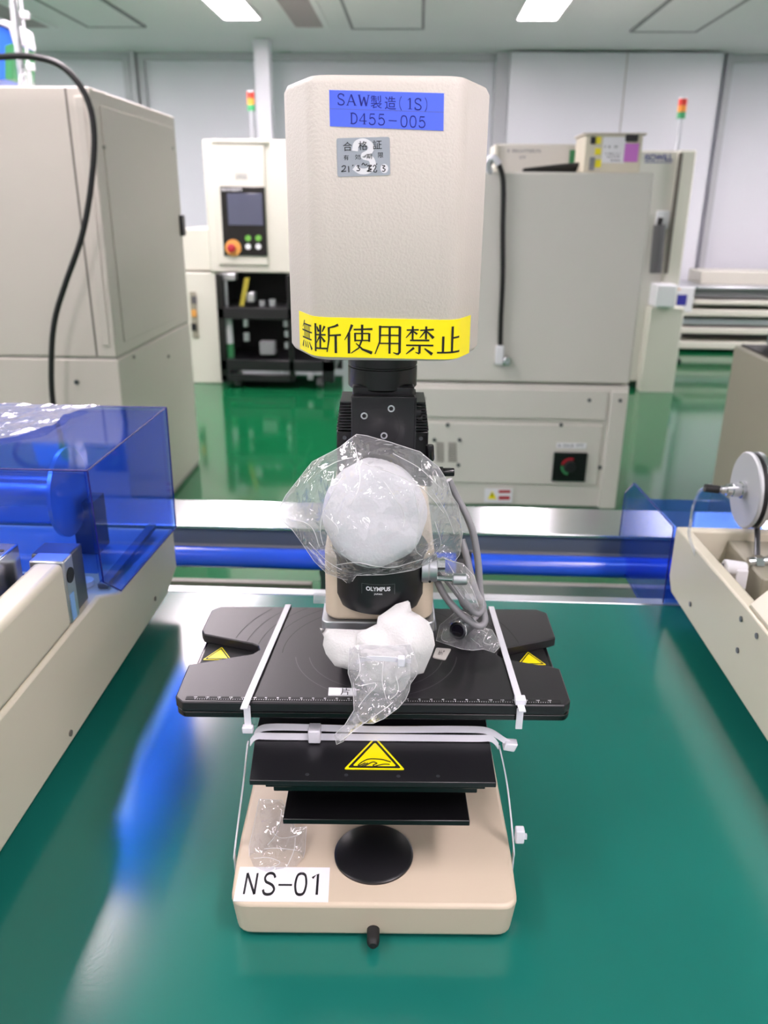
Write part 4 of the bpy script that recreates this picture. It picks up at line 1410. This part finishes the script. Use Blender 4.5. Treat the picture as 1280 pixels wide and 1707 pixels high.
# silver certificate, units = crop pixels
big3 = stroke(curve2([(185, 135), (205, 60), (280, 40), (350, 90), (330, 150), (270, 190), (345, 220), (365, 290), (320, 340), (240, 345), (175, 300)]), 62)
dot3 = [[(482 + 40 * math.cos(i * math.pi / 12), 325 + 48 * math.sin(i * math.pi / 12)) for i in range(24)]]
cert = word('合', 65, 40, 92, 92) + word('格', 222, 36, 92, 92) + word('証', 368, 32, 92, 92)
cert += word('有', 68, 172, 52, 54) + word('効', 184, 170, 58, 54) + word('期', 302, 166, 56, 54) + word('限', 420, 158, 54, 54)
hw = []
hw += stroke(curve2([(46, 296), (66, 282), (86, 292), (70, 322), (42, 342), (92, 338)]), 9) + stroke([(116, 288), (118, 352)], 10)
hw += stroke([(156, 280), (164, 286)], 14)
hw += stroke(curve2([(198, 292), (222, 286), (214, 308), (230, 318), (222, 338), (196, 336)]), 10)
hw += stroke(curve2([(252, 282), (268, 262), (286, 284), (308, 270)]), 9)
hw += stroke(curve2([(306, 292), (352, 288), (322, 318), (352, 328), (304, 346), (350, 350)]), 11) + stroke([(330, 292), (318, 344)], 8)
hw += stroke(curve2([(366, 304), (384, 286), (396, 306), (372, 350), (398, 358), (404, 338)]), 9)
hw += stroke([(400, 274), (408, 280)], 14)
hw += stroke(curve2([(460, 292), (488, 298), (468, 318), (490, 334), (478, 354), (458, 350)]), 10)
sticker([(560.7, 230.5), (649.5, 228), (650.5, 292), (562.5, 295)], 542, 396, 'silverlabel', [big3 + dot3, cert + hw], ['paper', 'ink'], 'certificate_sticker', lab='silver inspection sticker', corner=26)
# yellow tape wrapped onto both chamfers; u runs along the surface
FH = .0490
def wrap(u, h, lift=.0003):
    if -FH <= u <= FH:
        return (u - .0005, FR - lift, h)
    s = 1 if u > 0 else -1
    # follow the rounded plan outline
    d = abs(u) - FH
    return None
pl0 = plan(0)
# front outline, walked from left chamfer to right chamfer
front = sorted([p for p in pl0 if p[1] < FR + .06], key=lambda p: p[0])
acc = [0.0]
for a, b in zip(front, front[1:]):
    acc.append(acc[-1] + math.hypot(b[0] - a[0], b[1] - a[1]))
mid = acc[-1] / 2
def along(u, lift):
    s = u + mid
    for i in range(len(front) - 1):
        if s <= acc[i + 1] or i == len(front) - 2:
            t = (s - acc[i]) / max(acc[i + 1] - acc[i], 1e-9)
            a, b = Vector(front[i]), Vector(front[i + 1])
            p = a.lerp(b, t)
            n2 = Vector((b - a)).normalized()
            n2 = Vector((n2.y, -n2.x))
            return p + n2 * lift
h1 = hp(640, 531)[2]; h0 = hp(640, 597)[2]
U0, U1 = -.0865, .0865
def tape(u, h, lift=.00035):
    p = along(u, lift)
    return (p.x, p.y, h - u * .012)
mb = B()
nseg = 60
top = [[mb.v(tape(U0 + (U1 - U0) * i / nseg, h, .00035)) for i in range(nseg + 1)] for h in (h1, h0)]
bk = [[mb.v(tape(U0 + (U1 - U0) * i / nseg, h, -.0002)) for i in range(nseg + 1)] for h in (h1, h0)]
for i in range(nseg):
    mb.f([top[0][i], top[0][i + 1], top[1][i + 1], top[1][i]])
    mb.f([bk[0][i], bk[1][i], bk[1][i + 1], bk[0][i + 1]])
    mb.f([top[0][i], bk[0][i], bk[0][i + 1], top[0][i + 1]])
    mb.f([top[1][i], top[1][i + 1], bk[1][i + 1], bk[1][i]])
CW = .0222
hc = (h0 + h1) / 2 - .0004
u0 = Vector(hp(546.6, 560)).x + .0006
for i, key in enumerate(('mu', 'dan', 'shi', 'you', 'kin', 'todome')):
    uc = u0 + (i - 1) * .02335
    if key == 'mu':
        uc -= .0016
    ps = [[((x - 100) / 200 * CW + uc, (100 - y) / 200 * CW) for x, y in q] for q in kanji(key)]
    fine = []
    for q in ps:                      # split long flat strokes so they bend round the chamfer
        L = max(abs(q[0][0] - q[1][0]), 1e-6)
        k = max(1, int(L / .0015))
        for j in range(k):
            a, b = j / k, (j + 1) / k
            l0 = (q[0][0] + (q[1][0] - q[0][0]) * a, q[0][1] + (q[1][1] - q[0][1]) * a)
            l1 = (q[0][0] + (q[1][0] - q[0][0]) * b, q[0][1] + (q[1][1] - q[0][1]) * b)
            r0 = (q[3][0] + (q[2][0] - q[3][0]) * a, q[3][1] + (q[2][1] - q[3][1]) * a)
            r1 = (q[3][0] + (q[2][0] - q[3][0]) * b, q[3][1] + (q[2][1] - q[3][1]) * b)
            fine.append([l0, l1, r1, r0])
    mb.flat(fine, lambda x, y: tape(x, hc + y, .0006), 1)
mb.build('yellow_tape', ['yellow', 'ink'], house, label='yellow warning tape with black characters')

# ---- stage
ST = .18
def stage_out():
    return [(-.168, .578), (.153, .578), (.160, .586), (.161, .636), (.153, .640),
            (.150, .6405), (.112, .653), (.107, .660), (.108, .667), (.114, .671), (.161, .689), (.168, .693), (.169, .743), (.160, .751),
            (-.168, .751), (-.1765, .743), (-.1775, .700), (-.174, .6925), (-.124, .6755), (-.118, .671), (-.116, .664), (-.121, .657), (-.165, .641), (-.176, .637), (-.1755, .586)]
mb = B(); mb.prism(stage_out(), .1705, ST, 'z'); stg = mb.build('stage', 'stage', mic, bevel=.0012, seg=2, label='black stage plate with side notches')
mb = B(); mb.prism(rounded([(-.168, .5795), (.155, .5795), (.160, .586), (.160, .747), (-.172, .747), (-.1750, .586)], .003), .1635, .1697, 'z'); sl = mb.build('lower_stage_plate', 'blacksat', stg, bevel=.0012)
mb = B(); mb.prism([(-.170, .583), (.156, .583), (.156, .745), (-.170, .745)], .1694, .1708, 'z'); mb.build('gap_plate', 'blackmat', stg)
mb = B(); mb.hexa([(-.095, .60, .150), (.090, .60, .150), (.090, .77, .150), (-.095, .77, .150)], [(-.105, .586, .1634), (.100, .586, .1634), (.100, .77, .1634), (-.105, .77, .1634)]); sc_ = mb.build('stage_carrier', 'blacksat', stg, bevel=.001)
# warning stickers in the notches
def warn_tri(parent, cx, cy, z, s, nm, hand=True, hfn=None, rot=0.0):
    """yellow warning triangle lying flat: s = side"""
    hgt = s * .866
    def fn(x, y, k=0.0):
        X, Y = x * s, y * s
        return (cx + X * math.cos(rot) - Y * math.sin(rot), cy + X * math.sin(rot) + Y * math.cos(rot), z + k)
    def tri(q):
        r = s and 1 - q * 2.2
        return rounded([(0, .577 * r * 1.0), (-.5 * r, -.289 * r), (.5 * r, -.289 * r)], .045, 4)
    mb = B()
    o1 = tri(0)
    mb.hexa([fn(x, y, 0) for x, y in o1], [fn(x, y, .0004) for x, y in o1])
    mb.flat([tri(.055)], lambda x, y: fn(x, y, .0005), 1)
    mb.flat([tri(.125)], lambda x, y: fn(x, y, .0006), 2)
    if hand:
        H_ = [[(-.27, -.17), (-.20, -.10), (-.10, -.045), (.02, -.04), (.14, -.055), (.27, -.10)], [(-.27, -.17), (-.25, -.18), (-.15, -.12)], [(-.25, -.185), (-.22, -.195), (-.11, -.125)], [(-.21, -.195), (-.18, -.20), (-.07, -.125), (-.02, -.10)],
              [(-.02, -.10), (.04, -.13), (-.02, -.165), (.0, -.19), (.08, -.165), (.16, -.145), (.25, -.15)]]
        for q in H_:
            mb.flat(stroke(curve2(q, 4), .020), lambda x, y: fn(x * 1.0, y * 1.25 + .02, .0008), 3)
    return mb.build(nm, ['warn', 'ink', 'warn', 'ink'], parent)
for (px, py), hd in (((366, 1089), False), ((883, 1097), False)):
    q = mz(px, py, .1712)
    warn_tri(stg, q[0], q[1] - .004, .1709, .027, 'warning_sticker', hd)
# ruler along the front edge
mb = B()
zt = ST + .0003
mb.box(-.166, .151, .5812, .5862, ST - .0005, zt)
q = []
for i in range(-150, 151, 2):
    x = -.008 + i * .001
    L = .0019 if i % 10 == 0 else (.0014 if i % 5 == 0 else .0009)
    q.append([(x - .0002, .5815), (x + .0002, .5815), (x + .0002, .5815 + L), (x - .0002, .5815 + L)])
for i in range(-150, 151, 10):
    x = -.008 + i * .001
    for pl_ in word(str(abs(i)), 0, 0, .0028 if abs(i) >= 100 else .0019, .0014, .02):
        q.append([(x - .0014 + a, .5856 - b) for a, b in pl_])
mb.flat(q, lambda x, y: (x, y, zt + .0001), 1)
mb.build('scale_ruler', ['blackmat', 'paper'], stg, label='black scale with white marks')
# wafer rings engraved in the stage
mb = B()
cx, cyy = -.006, .662
def inside_stage(x, y):
    P = stage_out(); c = False
    for i in range(len(P)):
        a, b = P[i], P[i - 1]
        if (a[1] > y) != (b[1] > y) and x < (b[0] - a[0]) * (y - a[1]) / (b[1] - a[1]) + a[0]:
            c = not c
    return c
for R_, k in ((.0625, 1), (.075, 1), (.0875, 0), (.100, 0), (.1125, 0), (.125, 0), (.1375, 0)):
    q = []
    for band in arc_band(cx, cyy, R_ - .00035, R_ + .00035, 0, 360, 0, 180):
        if all(inside_stage(x * 1.01, (y - .66) * 1.02 + .66) for x, y in band) and (k == 0 or band[0][1] < cyy - .01):
            if k == 0 and band[0][1] < cyy:
                continue
            q.append(band)
    mb.flat(q, lambda x, y: (x, y, ST + .00012), k)
mb.build('ring_lines', ['ring', 'ringlight'], stg)
tg = [mz(x, y, ST) for x, y in ((727, 1081), (752, 1083), (742, 1101), (721, 1097))]
c2 = rounded([(p[0], p[1]) for p in tg], .002)
mb = B(); mb.prism(c2, ST, ST + .001, 'z')
fn = quad_map(tg, 30, 20, .0012)
mb.flat(marks(9, 5, 12, 9, 3, 11), fn, 1)
mb.build('metal_tag', ['cabgrey', 'groove'], stg, label='small grey metal tag')
lb = [mz(x, y, ST + .0004) for x, y in ((548, 1146), (594, 1147), (594, 1160), (547, 1159.5))]
mb = B(); mb.hexa([Vector(p) - Vector((0, 0, .0006)) for p in lb], lb)
mb.flat(word('片', 20, .8, 15, 12), quad_map(lb, 46, 14, .0002), 1)
mb.flat(stroke([(0, 13.6), (46, 13.6)], .5), quad_map(lb, 46, 14, .0002), 1)
mb.build('paper_label', ['paper', 'ink'], stg, label='white paper label with one black character')

# ---- stage saddle in front: three black plates
hA = .134
fl, fr_ = mz(415, 1303, hA), mz(827, 1312 - 9, hA)
AF = (fl[1] + fr_[1]) / 2
bl_, br_ = mz(428, 1222, hA), mz(812, 1220, hA)
mb = B(); mb.prism([(fl[0], AF), (fr_[0], AF), (br_[0] + .001, .60), (br_[0] + .001, .70), (bl_[0] - .001, .70), (bl_[0] - .001, .60)], hA - .0048, hA, 'z'); sA = mb.build('saddle_plate', 'black', mic, bevel=.0006, label='black front plate with yellow warning triangle')
for px, py in ((512, 1291), (577, 1292), (664, 1294), (730, 1294)):
    q = mz(px, py, hA)
    mb = B(); mb.cyl((q[0], q[1], hA - .0005), (q[0], q[1], hA + .0003), .0016, n=14); mb.build('countersunk_screw', 'darksteel', sA)
q0, q1, q2 = mz(624, 1227, hA), mz(574, 1283, hA), mz(674, 1284, hA)
side = abs(q2[0] - q1[0]) * 1.02
hgt = (q0[1] - (q1[1] + q2[1]) / 2)
warn_tri(sA, (q1[0] + q2[0]) / 2, (q1[1] + q2[1]) / 2 + side * .289, hA + .0001, side, 'warning_sticker')
x0_, x1_ = mz(440, 1320, hA - .008)[0], mz(810, 1320, hA - .008)[0]
mb = B(); mb.prism([(x0_, AF + .004), (x1_, AF + .004), (x1_, .70), (x0_, .70)], hA - .0100, hA - .005, 'z')
mb.prism([(x0_ + .006, AF + .007), (x1_ - .006, AF + .007), (x1_ - .006, .70), (x0_ + .006, .70)], hA - .0165, hA - .0101, 'z'); mb.build('guide_plate', 'blacksat', sA, bevel=.0008)
hC = .0985
c0, c1 = mz(471, 1367, hC), mz(783, 1367, hC)
CF = (c0[1] + c1[1]) / 2
mb = B(); mb.prism([(c0[0], CF), (c1[0], CF), (c1[0] - .002, .68), (c0[0] + .002, .68)], hC - .0052, hC, 'z'); pC = mb.build('lower_drive_plate', 'blacksat', mic, bevel=.0006)
mb = B(); mb.box(-.075, .062, .58, .69, hC, hA - .0168); mb.build('drive_block', 'blackmat', pC)
mb = B(); mb.box(-.06, .05, .66, .80, .095, .1495); mb.build('carrier_bracket', 'blackmat', mic)

# ================================================================== CABLE TIES (each lies on what it holds)
def tie_on_stage(px_rear, px_front, label, head):
    r0 = mz(*px_rear, ST + .001); r1 = mz(*px_front, ST + .001)
    d = (Vector(r1) - Vector(r0)).normalized()
    p_front = Vector((r1[0], .5765, ST + .0002))
    t_ = (.5790 - r0[1]) / (d.y)
    xe = r0[0] + d.x * t_
    root = thing('cable_tie', label, 'cable tie', Mw(xe, .577, .15), PSI, None)
    pts = [(r0[0], .7545, .155), (r0[0], .7540, ST - .004), (r0[0], .7515, ST + .0016), (r0[0] + d.x * .02, .7515 + d.y * .02, ST + .0012), (xe, .5795, ST + .0014), (xe, .5765, ST - .003), (xe, .5768, .1575)]
    mb = B(); mb.ribbon([Vector(p) for p in pts], Vector((.0056, 0, 0)), .0012, 6); mb.build('strap', 'nylon', root)
    mb = B()
    if head == 'top':
        mb.box(xe - .0045, xe + .0045, .576, .584, ST + .001, ST + .0065)
    else:
        mb.box(xe - .0046, xe + .0046, .5725, .5785, .1525, .1585)
    mb.build('head', 'nylon', root, bevel=.0008)
    return root
tie_on_stage((480, 1010), (424, 1140), 'white cable tie across the left side of the black stage', 'low')
tie_on_stage((818, 1010), (860, 1150), 'white cable tie across the right side of the black stage', 'top')

hw_ = .0056
root = thing('cable_tie', 'wide white cable tie lying along the back of the black front plate', 'cable tie', Mw(-.005, .59, hA), PSI)
def mzz(x, y, h): return Vector(mz(x, y, h))
yA = .5925
def ribz(pts, name, par, wv=None):
    mb = B(); mb.ribbon([Vector(p) for p in pts], wv or Vector((0, .0025, .0052)), .0013, 5); return mb.build(name, 'nylon', par)
xl, xr_ = mz(424, 1215, hA + .003)[0], mz(822, 1215, hA + .003)[0]
ribz([(xl - .002, yA - .003, hA - .003), (xl + .004, yA - .002, hA + .0031), (xl + .02, yA - .002, hA + .0031), (0, yA - .002, hA + .0031), (xr_ - .02, yA - .002, hA + .0031), (xr_ - .004, yA - .002, hA + .0031), (xr_ + .003, yA - .003, hA - .004)], 'strap', root)
ribz([(xl + .001, yA + .001, hA + .001), (xl + .006, yA + .002, hA + .0075), (xl + .02, yA + .002, hA + .0100), (-.05, yA + .002, hA + .0095), (.0, yA + .002, hA + .0085), (xr_ - .03, yA + .002, hA + .0095), (xr_ - .006, yA + .001, hA + .0085), (xr_ + .008, yA - .003, hA + .002), (xr_ + .013, yA - .004, hA - .001)], 'strap', root)
hq = mz(525, 1206, hA + .008)
mb = B(); mb.box(hq[0] - .0045, hq[0] + .0062, yA - .009, yA + .004, hA + .0008, hA + .0135); mb.build('head', 'nylon', root, bevel=.0012)
hq = Vector((xr_ + .0125, yA - .004, hA - .001))
mb = B(); mb.hexa([hq + Vector(p) for p in ((-.006, -.004, -.004), (.004, -.004, -.006), (.004, .005, -.006), (-.006, .005, -.004))], [hq + Vector(p) for p in ((-.004, -.004, .003), (.007, -.004, .002), (.007, .005, .002), (-.004, .005, .003))]); mb.build('head', 'nylon', root, bevel=.001)

root = thing('cable_tie', 'white cable tie running down both sides of the beige microscope base', 'cable tie', Mw(-.005, .59, 0), PSI)
mb = B(); mb.ribbon([Vector(p) for p in ((xl - .0045, yA - .002, .130), (-.1225, .585, .09), (-.1285, .562, .040), (-.1288, .560, .028), (-.1282, .56, .004))], Vector((0, .0055, 0)), .0012, 5); mb.build('strap', 'nylon', root)
mb = B(); mb.ribbon([Vector(p) for p in ((xr_ + .0045, yA - .002, .128), (.1120, .585, .09), (.1178, .567, .042), (.1182, .566, .028), (.1176, .565, .004))], Vector((0, .0055, 0)), .0012, 5); mb.build('strap', 'nylon', root)
mb = B(); mb.box(.1185, .1265, .563, .571, .046, .060); hd_ = mb.build('head', 'nylon', root, bevel=.0012)
mb = B(); mb.box(.1262, .1290, .5655, .5685, .049, .0535); mb.build('tail', 'nylon', root)

# ================================================================== CABLES AND BAGS
def FM(x, y, F): return onF(x, y, F)
t = thing('camera_cable', 'looped grey cable hanging beside the bagged microscope tube', 'cable', Mw(.09, .68, ST), PSI)
pts = [(748, 800, .70), (762, 830, .70), (778, 860, .69), (790, 895, .685), (797, 940, .68), (800, 985, .675), (806, 1020, .668), (808, 1036, .663), (800, 1044, .66), (786, 1038, .66), (764, 1020, .66), (742, 994, .665), (727, 965, .672), (716, 940, .68), (708, 915, .69)]
mb = MB(); mb.tube([FM(*p) for p in pts], .0033, 12, 6); mb.build('outer_loop', 'cablegrey', t)
pts = [(715, 935, .672), (735, 955, .668), (752, 975, .664), (772, 1000, .659), (788, 1018, .657), (798, 1022, .657), (805, 1012, .66), (803, 1003, .663), (795, 990, .667), (785, 960, .672), (778, 930, .68), (770, 900, .69)]
mb = MB(); mb.tube([FM(*p) for p in pts], .0033, 12, 6); mb.build('inner_loop', 'cablegrey', t)
cc = Vector(mz(766, 1048, ST + .010))
ctr = Mw(*cc)
a, b = Mw(cc.x - .003, cc.y - .013, ST + .0150), Mw(cc.x + .011, cc.y + .010, ST + .0115)
mb = MB(); mb.lathe([(.0068, 0), (.0085, .05), (.0085, .35), (.0075, .4), (.0075, .9), (.005, 1)], a, b, 32); cn = mb.build('connector', 'darksteel', t, label='round metal connector')
mb = MB(); mb.lathe([(.0062, 0), (.0062, .04)], a - (b - a).normalized() * .0006, b, 28); mb.build('connector_face', 'glassdark', cn)
mb = MB(); mb.lathe([(.0085, 0), (.0092, .3), (.0092, .7), (.0085, 1)], a - (b - a).normalized() * .0004, a + (b - a).normalized() * .0022, 32, False); mb.build('connector_ring', 'steel', cn)
mb = MB(); mb.tube([b, Mw(cc.x + .024, cc.y + .026, ST + .02), FM(775, 1010, .674), FM(768, 985, .678)], .0033, 10, 6); mb.build('connector_cable', 'cablegrey', t)

# white foam around the tube port
mb = MB(MT)
c0_ = Vector((-.0075, .645, .333))
ax = Vector((0, -1, .20)).normalized()
prof = [(.0390, 0), (.0415, .25), (.0418, .62), (.0410, .86), (.0385, .95), (.034, .985), (.028, .995), (.018, 1.0), (.004, 1.0)]
mb.lathe(prof, c0_, c0_ + ax * .060, 56)
for v in mb.bm.verts:
    n_ = noise.noise(v.co * 38) * .0032 + noise.noise(v.co * 110) * .0008
    v.co += (v.co - (MT @ (c0_ + ax * .03))).normalized() * n_
o = mb.build('foam_wrap', 'foam2', None, angle=80)
tag(o, 'round white foam padding wrapped over the tube port inside the large clear bag', 'foam padding')

# large clear bag round it
out = [(462, 853), (476, 826), (520, 770), (566, 745), (580, 734), (594, 724), (612, 726), (652, 736), (700, 752), (731, 778), (746, 802), (753, 826), (764, 842), (771, 888), (766, 925), (757, 937), (738, 930), (716, 938), (690, 948), (640, 954), (594, 956), (583, 976), (570, 965), (545, 956), (524, 936), (505, 908), (488, 884), (470, 868)]
def bagplane(x, y):
    d = math.hypot((x - 628) / 150, (y - 850) / 120)
    return onF(x, y, .600 + .045 * min(1.2, d) ** 2 * .6)
def bump_disc(x, y):
    d = math.hypot((x - 628), (y - 850)) / 92
    return .026 if d < .85 else (.026 * max(0, 1 - (d - .85) / .55))
mb = pillow(out, bagplane, .010, .030, step=9, reach=60, rough=.008, nscale=34, seed=4, fold=.004, extra=bump_disc, rise=.0030, creases=[
    [(574, 777), (552, 815), (537, 849), (534, 880), (540, 905)], [(543, 849), (562, 865), (563, 881)], [(640, 793), (665, 827), (674, 849), (671, 871)],
    [(690, 802), (699, 856), (693, 902), (706, 921)], [(593, 759), (659, 781), (706, 806), (740, 850)], [(534, 781), (560, 765), (590, 756)], [(478, 846), (534, 790)],
    [(480, 862), (518, 872), (532, 905)], [(720, 808), (744, 850), (758, 890)], [(560, 935), (600, 925), (650, 935), (705, 925)], [(592, 742), (600, 790), (585, 830)], [(655, 750), (700, 775), (738, 812)], [(515, 900), (545, 930), (575, 945)], [(725, 860), (735, 900), (720, 925)]])
ln, rm = mb.lines, mb.rim
o = mb.build('plastic_bag', 'bag', None, angle=20)
fold_highlights(ln, rm, o)
tag(o, 'large clear plastic bag over the foam wrapped microscope tube', 'plastic bag')
# tail of that bag along the cable
out = [(738, 928), (757, 936), (772, 940), (790, 960), (798, 985), (806, 1000), (806, 1014), (800, 1024), (786, 1020), (770, 1000), (752, 975), (733, 952), (722, 938)]
mb = pillow(out, lambda x, y: onF(x, y, .658), .007, .012, step=7, reach=18, rough=.006, nscale=14, seed=9, fold=.002, rise=.002, creases=[[(745, 934), (765, 965), (790, 1000)], [(768, 948), (785, 975), (798, 1008)], [(735, 950), (756, 972), (775, 998)]])
ln, rm = mb.lines, mb.rim
o = mb.build('cable_bag', 'bag2', None, angle=20)
fold_highlights(ln, rm, o)
tag(o, 'narrow clear bag twisted around the grey cable loop', 'plastic bag')
# bag over the connector, lying on the stage
out = [(727, 1068), (733, 1042), (748, 1030), (764, 1016), (778, 1022), (792, 1034), (806, 1046), (820, 1050), (830, 1068), (833, 1078), (824, 1088), (806, 1082), (788, 1084), (770, 1082), (748, 1075)]
mb = pillow(out, lambda x, y: Mw(*mz(x, y, ST + .006)) if y > 1046 else onF(x, y, mz(x, 1046, ST + .006)[1]), .010, .004, step=7, reach=26, rough=.004, nscale=18, seed=12, fold=.002, rise=.002, creases=[[(796, 1048), (812, 1050), (806, 1066), (822, 1072)], [(748, 1036), (764, 1026), (780, 1032)], [(785, 1060), (800, 1072), (798, 1080)], [(740, 1045), (736, 1062), (750, 1068)]])
ln, rm = mb.lines, mb.rim
o = mb.build('connector_bag', 'bag3', None, angle=20)
fold_highlights(ln, rm, o)
tag(o, 'small clear bag over the metal connector lying on the black stage', 'plastic bag')

# foam sheet around the objective
outL = [(533, 1047), (600, 1050), (640, 1046), (655, 1060), (650, 1100), (630, 1122), (600, 1118), (580, 1116), (558, 1110), (543, 1090), (538, 1075), (540, 1062)]
outR = [(594, 1075), (596, 1056), (628, 1040), (630, 1028), (645, 1018), (660, 1007), (680, 1001), (683, 1004), (686, 1018), (700, 1026), (714, 1036), (722, 1055), (725, 1075), (719, 1092), (712, 1108), (706, 1122), (697, 1124), (688, 1130), (660, 1126), (630, 1112), (606, 1100)]
mb = pillow(outL, lambda x, y: onF(x, y, .628 - .00016 * (y - 1040)), .012, .006, step=9, reach=40, rough=.006, nscale=26, seed=2)
o = mb.build('foam_sheet', 'foam', None, angle=60)
tag(o, 'white foam sheet flap left of the bagged objective', 'foam padding')
mb = pillow(outR, lambda x, y: onF(x, y, .616 - .00012 * (y - 1040)), .016, .006, step=9, reach=46, rough=.007, nscale=28, seed=3)
o = mb.build('foam_sheet', 'foam', None, angle=60)
tag(o, 'larger white foam sheet flap right of the bagged objective, under the black ring', 'foam padding')
core = [(598, 1075), (640, 1072), (676, 1078), (684, 1100), (684, 1130), (674, 1150), (650, 1158), (620, 1152), (600, 1132), (596, 1100)]
mb = pillow(core, lambda x, y: onF(x, y, .598 - .00004 * (y - 1040)), .016, .006, step=9, reach=40, rough=.008, nscale=16, seed=6)
o = mb.build('objective_wrap', 'foam', None, angle=50)
tag(o, 'bunched white foam around the objective, inside the lower clear bag', 'foam padding')
# clear bag with the long twisted tail in front of the stage
out = [(582, 1080), (600, 1074), (640, 1076), (684, 1074), (690, 1090), (697, 1112), (694, 1126), (684, 1140), (682, 1152), (676, 1166), (664, 1180), (640, 1198), (622, 1206), (605, 1206), (590, 1216), (572, 1236), (561, 1241), (557, 1225), (575, 1208), (590, 1184), (589, 1160), (586, 1140), (580, 1122), (581, 1100)]
def tailplane(x, y):
    return onF(x, y, .590 - .00022 * max(0, y - 1075))
mb = pillow(out, tailplane, .012, .004, step=7, reach=34, rough=.004, nscale=18, seed=21, fold=.0025, rise=.0028, creases=[
    [(639, 1095), (637, 1129), (644, 1160)], [(597, 1138), (628, 1133), (610, 1156), (592, 1182)], [(655, 1165), (621, 1190), (572, 1228)], [(682, 1130), (669, 1165)], [(597, 1085), (600, 1110), (592, 1130)],
    [(600, 1090), (640, 1094), (678, 1092)], [(660, 1120), (664, 1145), (650, 1160)], [(612, 1190), (590, 1208)]])
ln, rm = mb.lines, mb.rim
o = mb.build('objective_bag', 'bag2', None, angle=30)
fold_highlights(ln, rm, o)
tag(o, 'clear bag around the objective with its twisted tail hanging over the stage edge', 'plastic bag')
root = thing('cable_tie', 'small white cable tie round the neck of the lower clear bag', 'cable tie', onF(640, 1102, .575), PSI)
a = [onF(x, y, f) for x, y, f in ((594, 1104, .588), (612, 1098, .575), (640, 1098, .571), (664, 1100, .573), (684, 1102, .586))]
mb = MB(); mb.ribbon(a, Vector((0, 0, .0042)), .001, 5); mb.build('strap', 'nylon', root)
p = onF(669, 1101, .571)
mb = MB(); mb.box(p.x - .003, p.x + .003, p.y - .004, p.y + .002, p.z - .004, p.z + .004); mb.build('head', 'nylon', root, bevel=.0008)
# loose clear bag on the base
out = [(432, 1332), (470, 1334), (492, 1380), (511, 1378), (508, 1420), (500, 1446), (480, 1448), (462, 1462), (436, 1458), (416, 1446), (415, 1410), (424, 1372)]
def basebag(x, y):
    f = (y - 1332) / 128
    return onF(x, y, .602 - .066 * f)
mb = pillow(out, basebag, .009, .003, step=8, reach=30, rough=.005, nscale=22, seed=31, fold=.002, rise=.002, creases=[[(418, 1428), (445, 1424), (468, 1432), (440, 1444)], [(452, 1380), (470, 1392), (498, 1388)], [(470, 1345), (462, 1380), (444, 1405)], [(440, 1410), (470, 1408), (496, 1412)], [(478, 1440), (490, 1410), (492, 1390)]])
ln, rm = mb.lines, mb.rim
o = mb.build('loose_bag', 'bag3', None, angle=20)
fold_highlights(ln, rm, o)
tag(o, 'loose clear plastic bag on the left of the beige base above the name label', 'plastic bag')
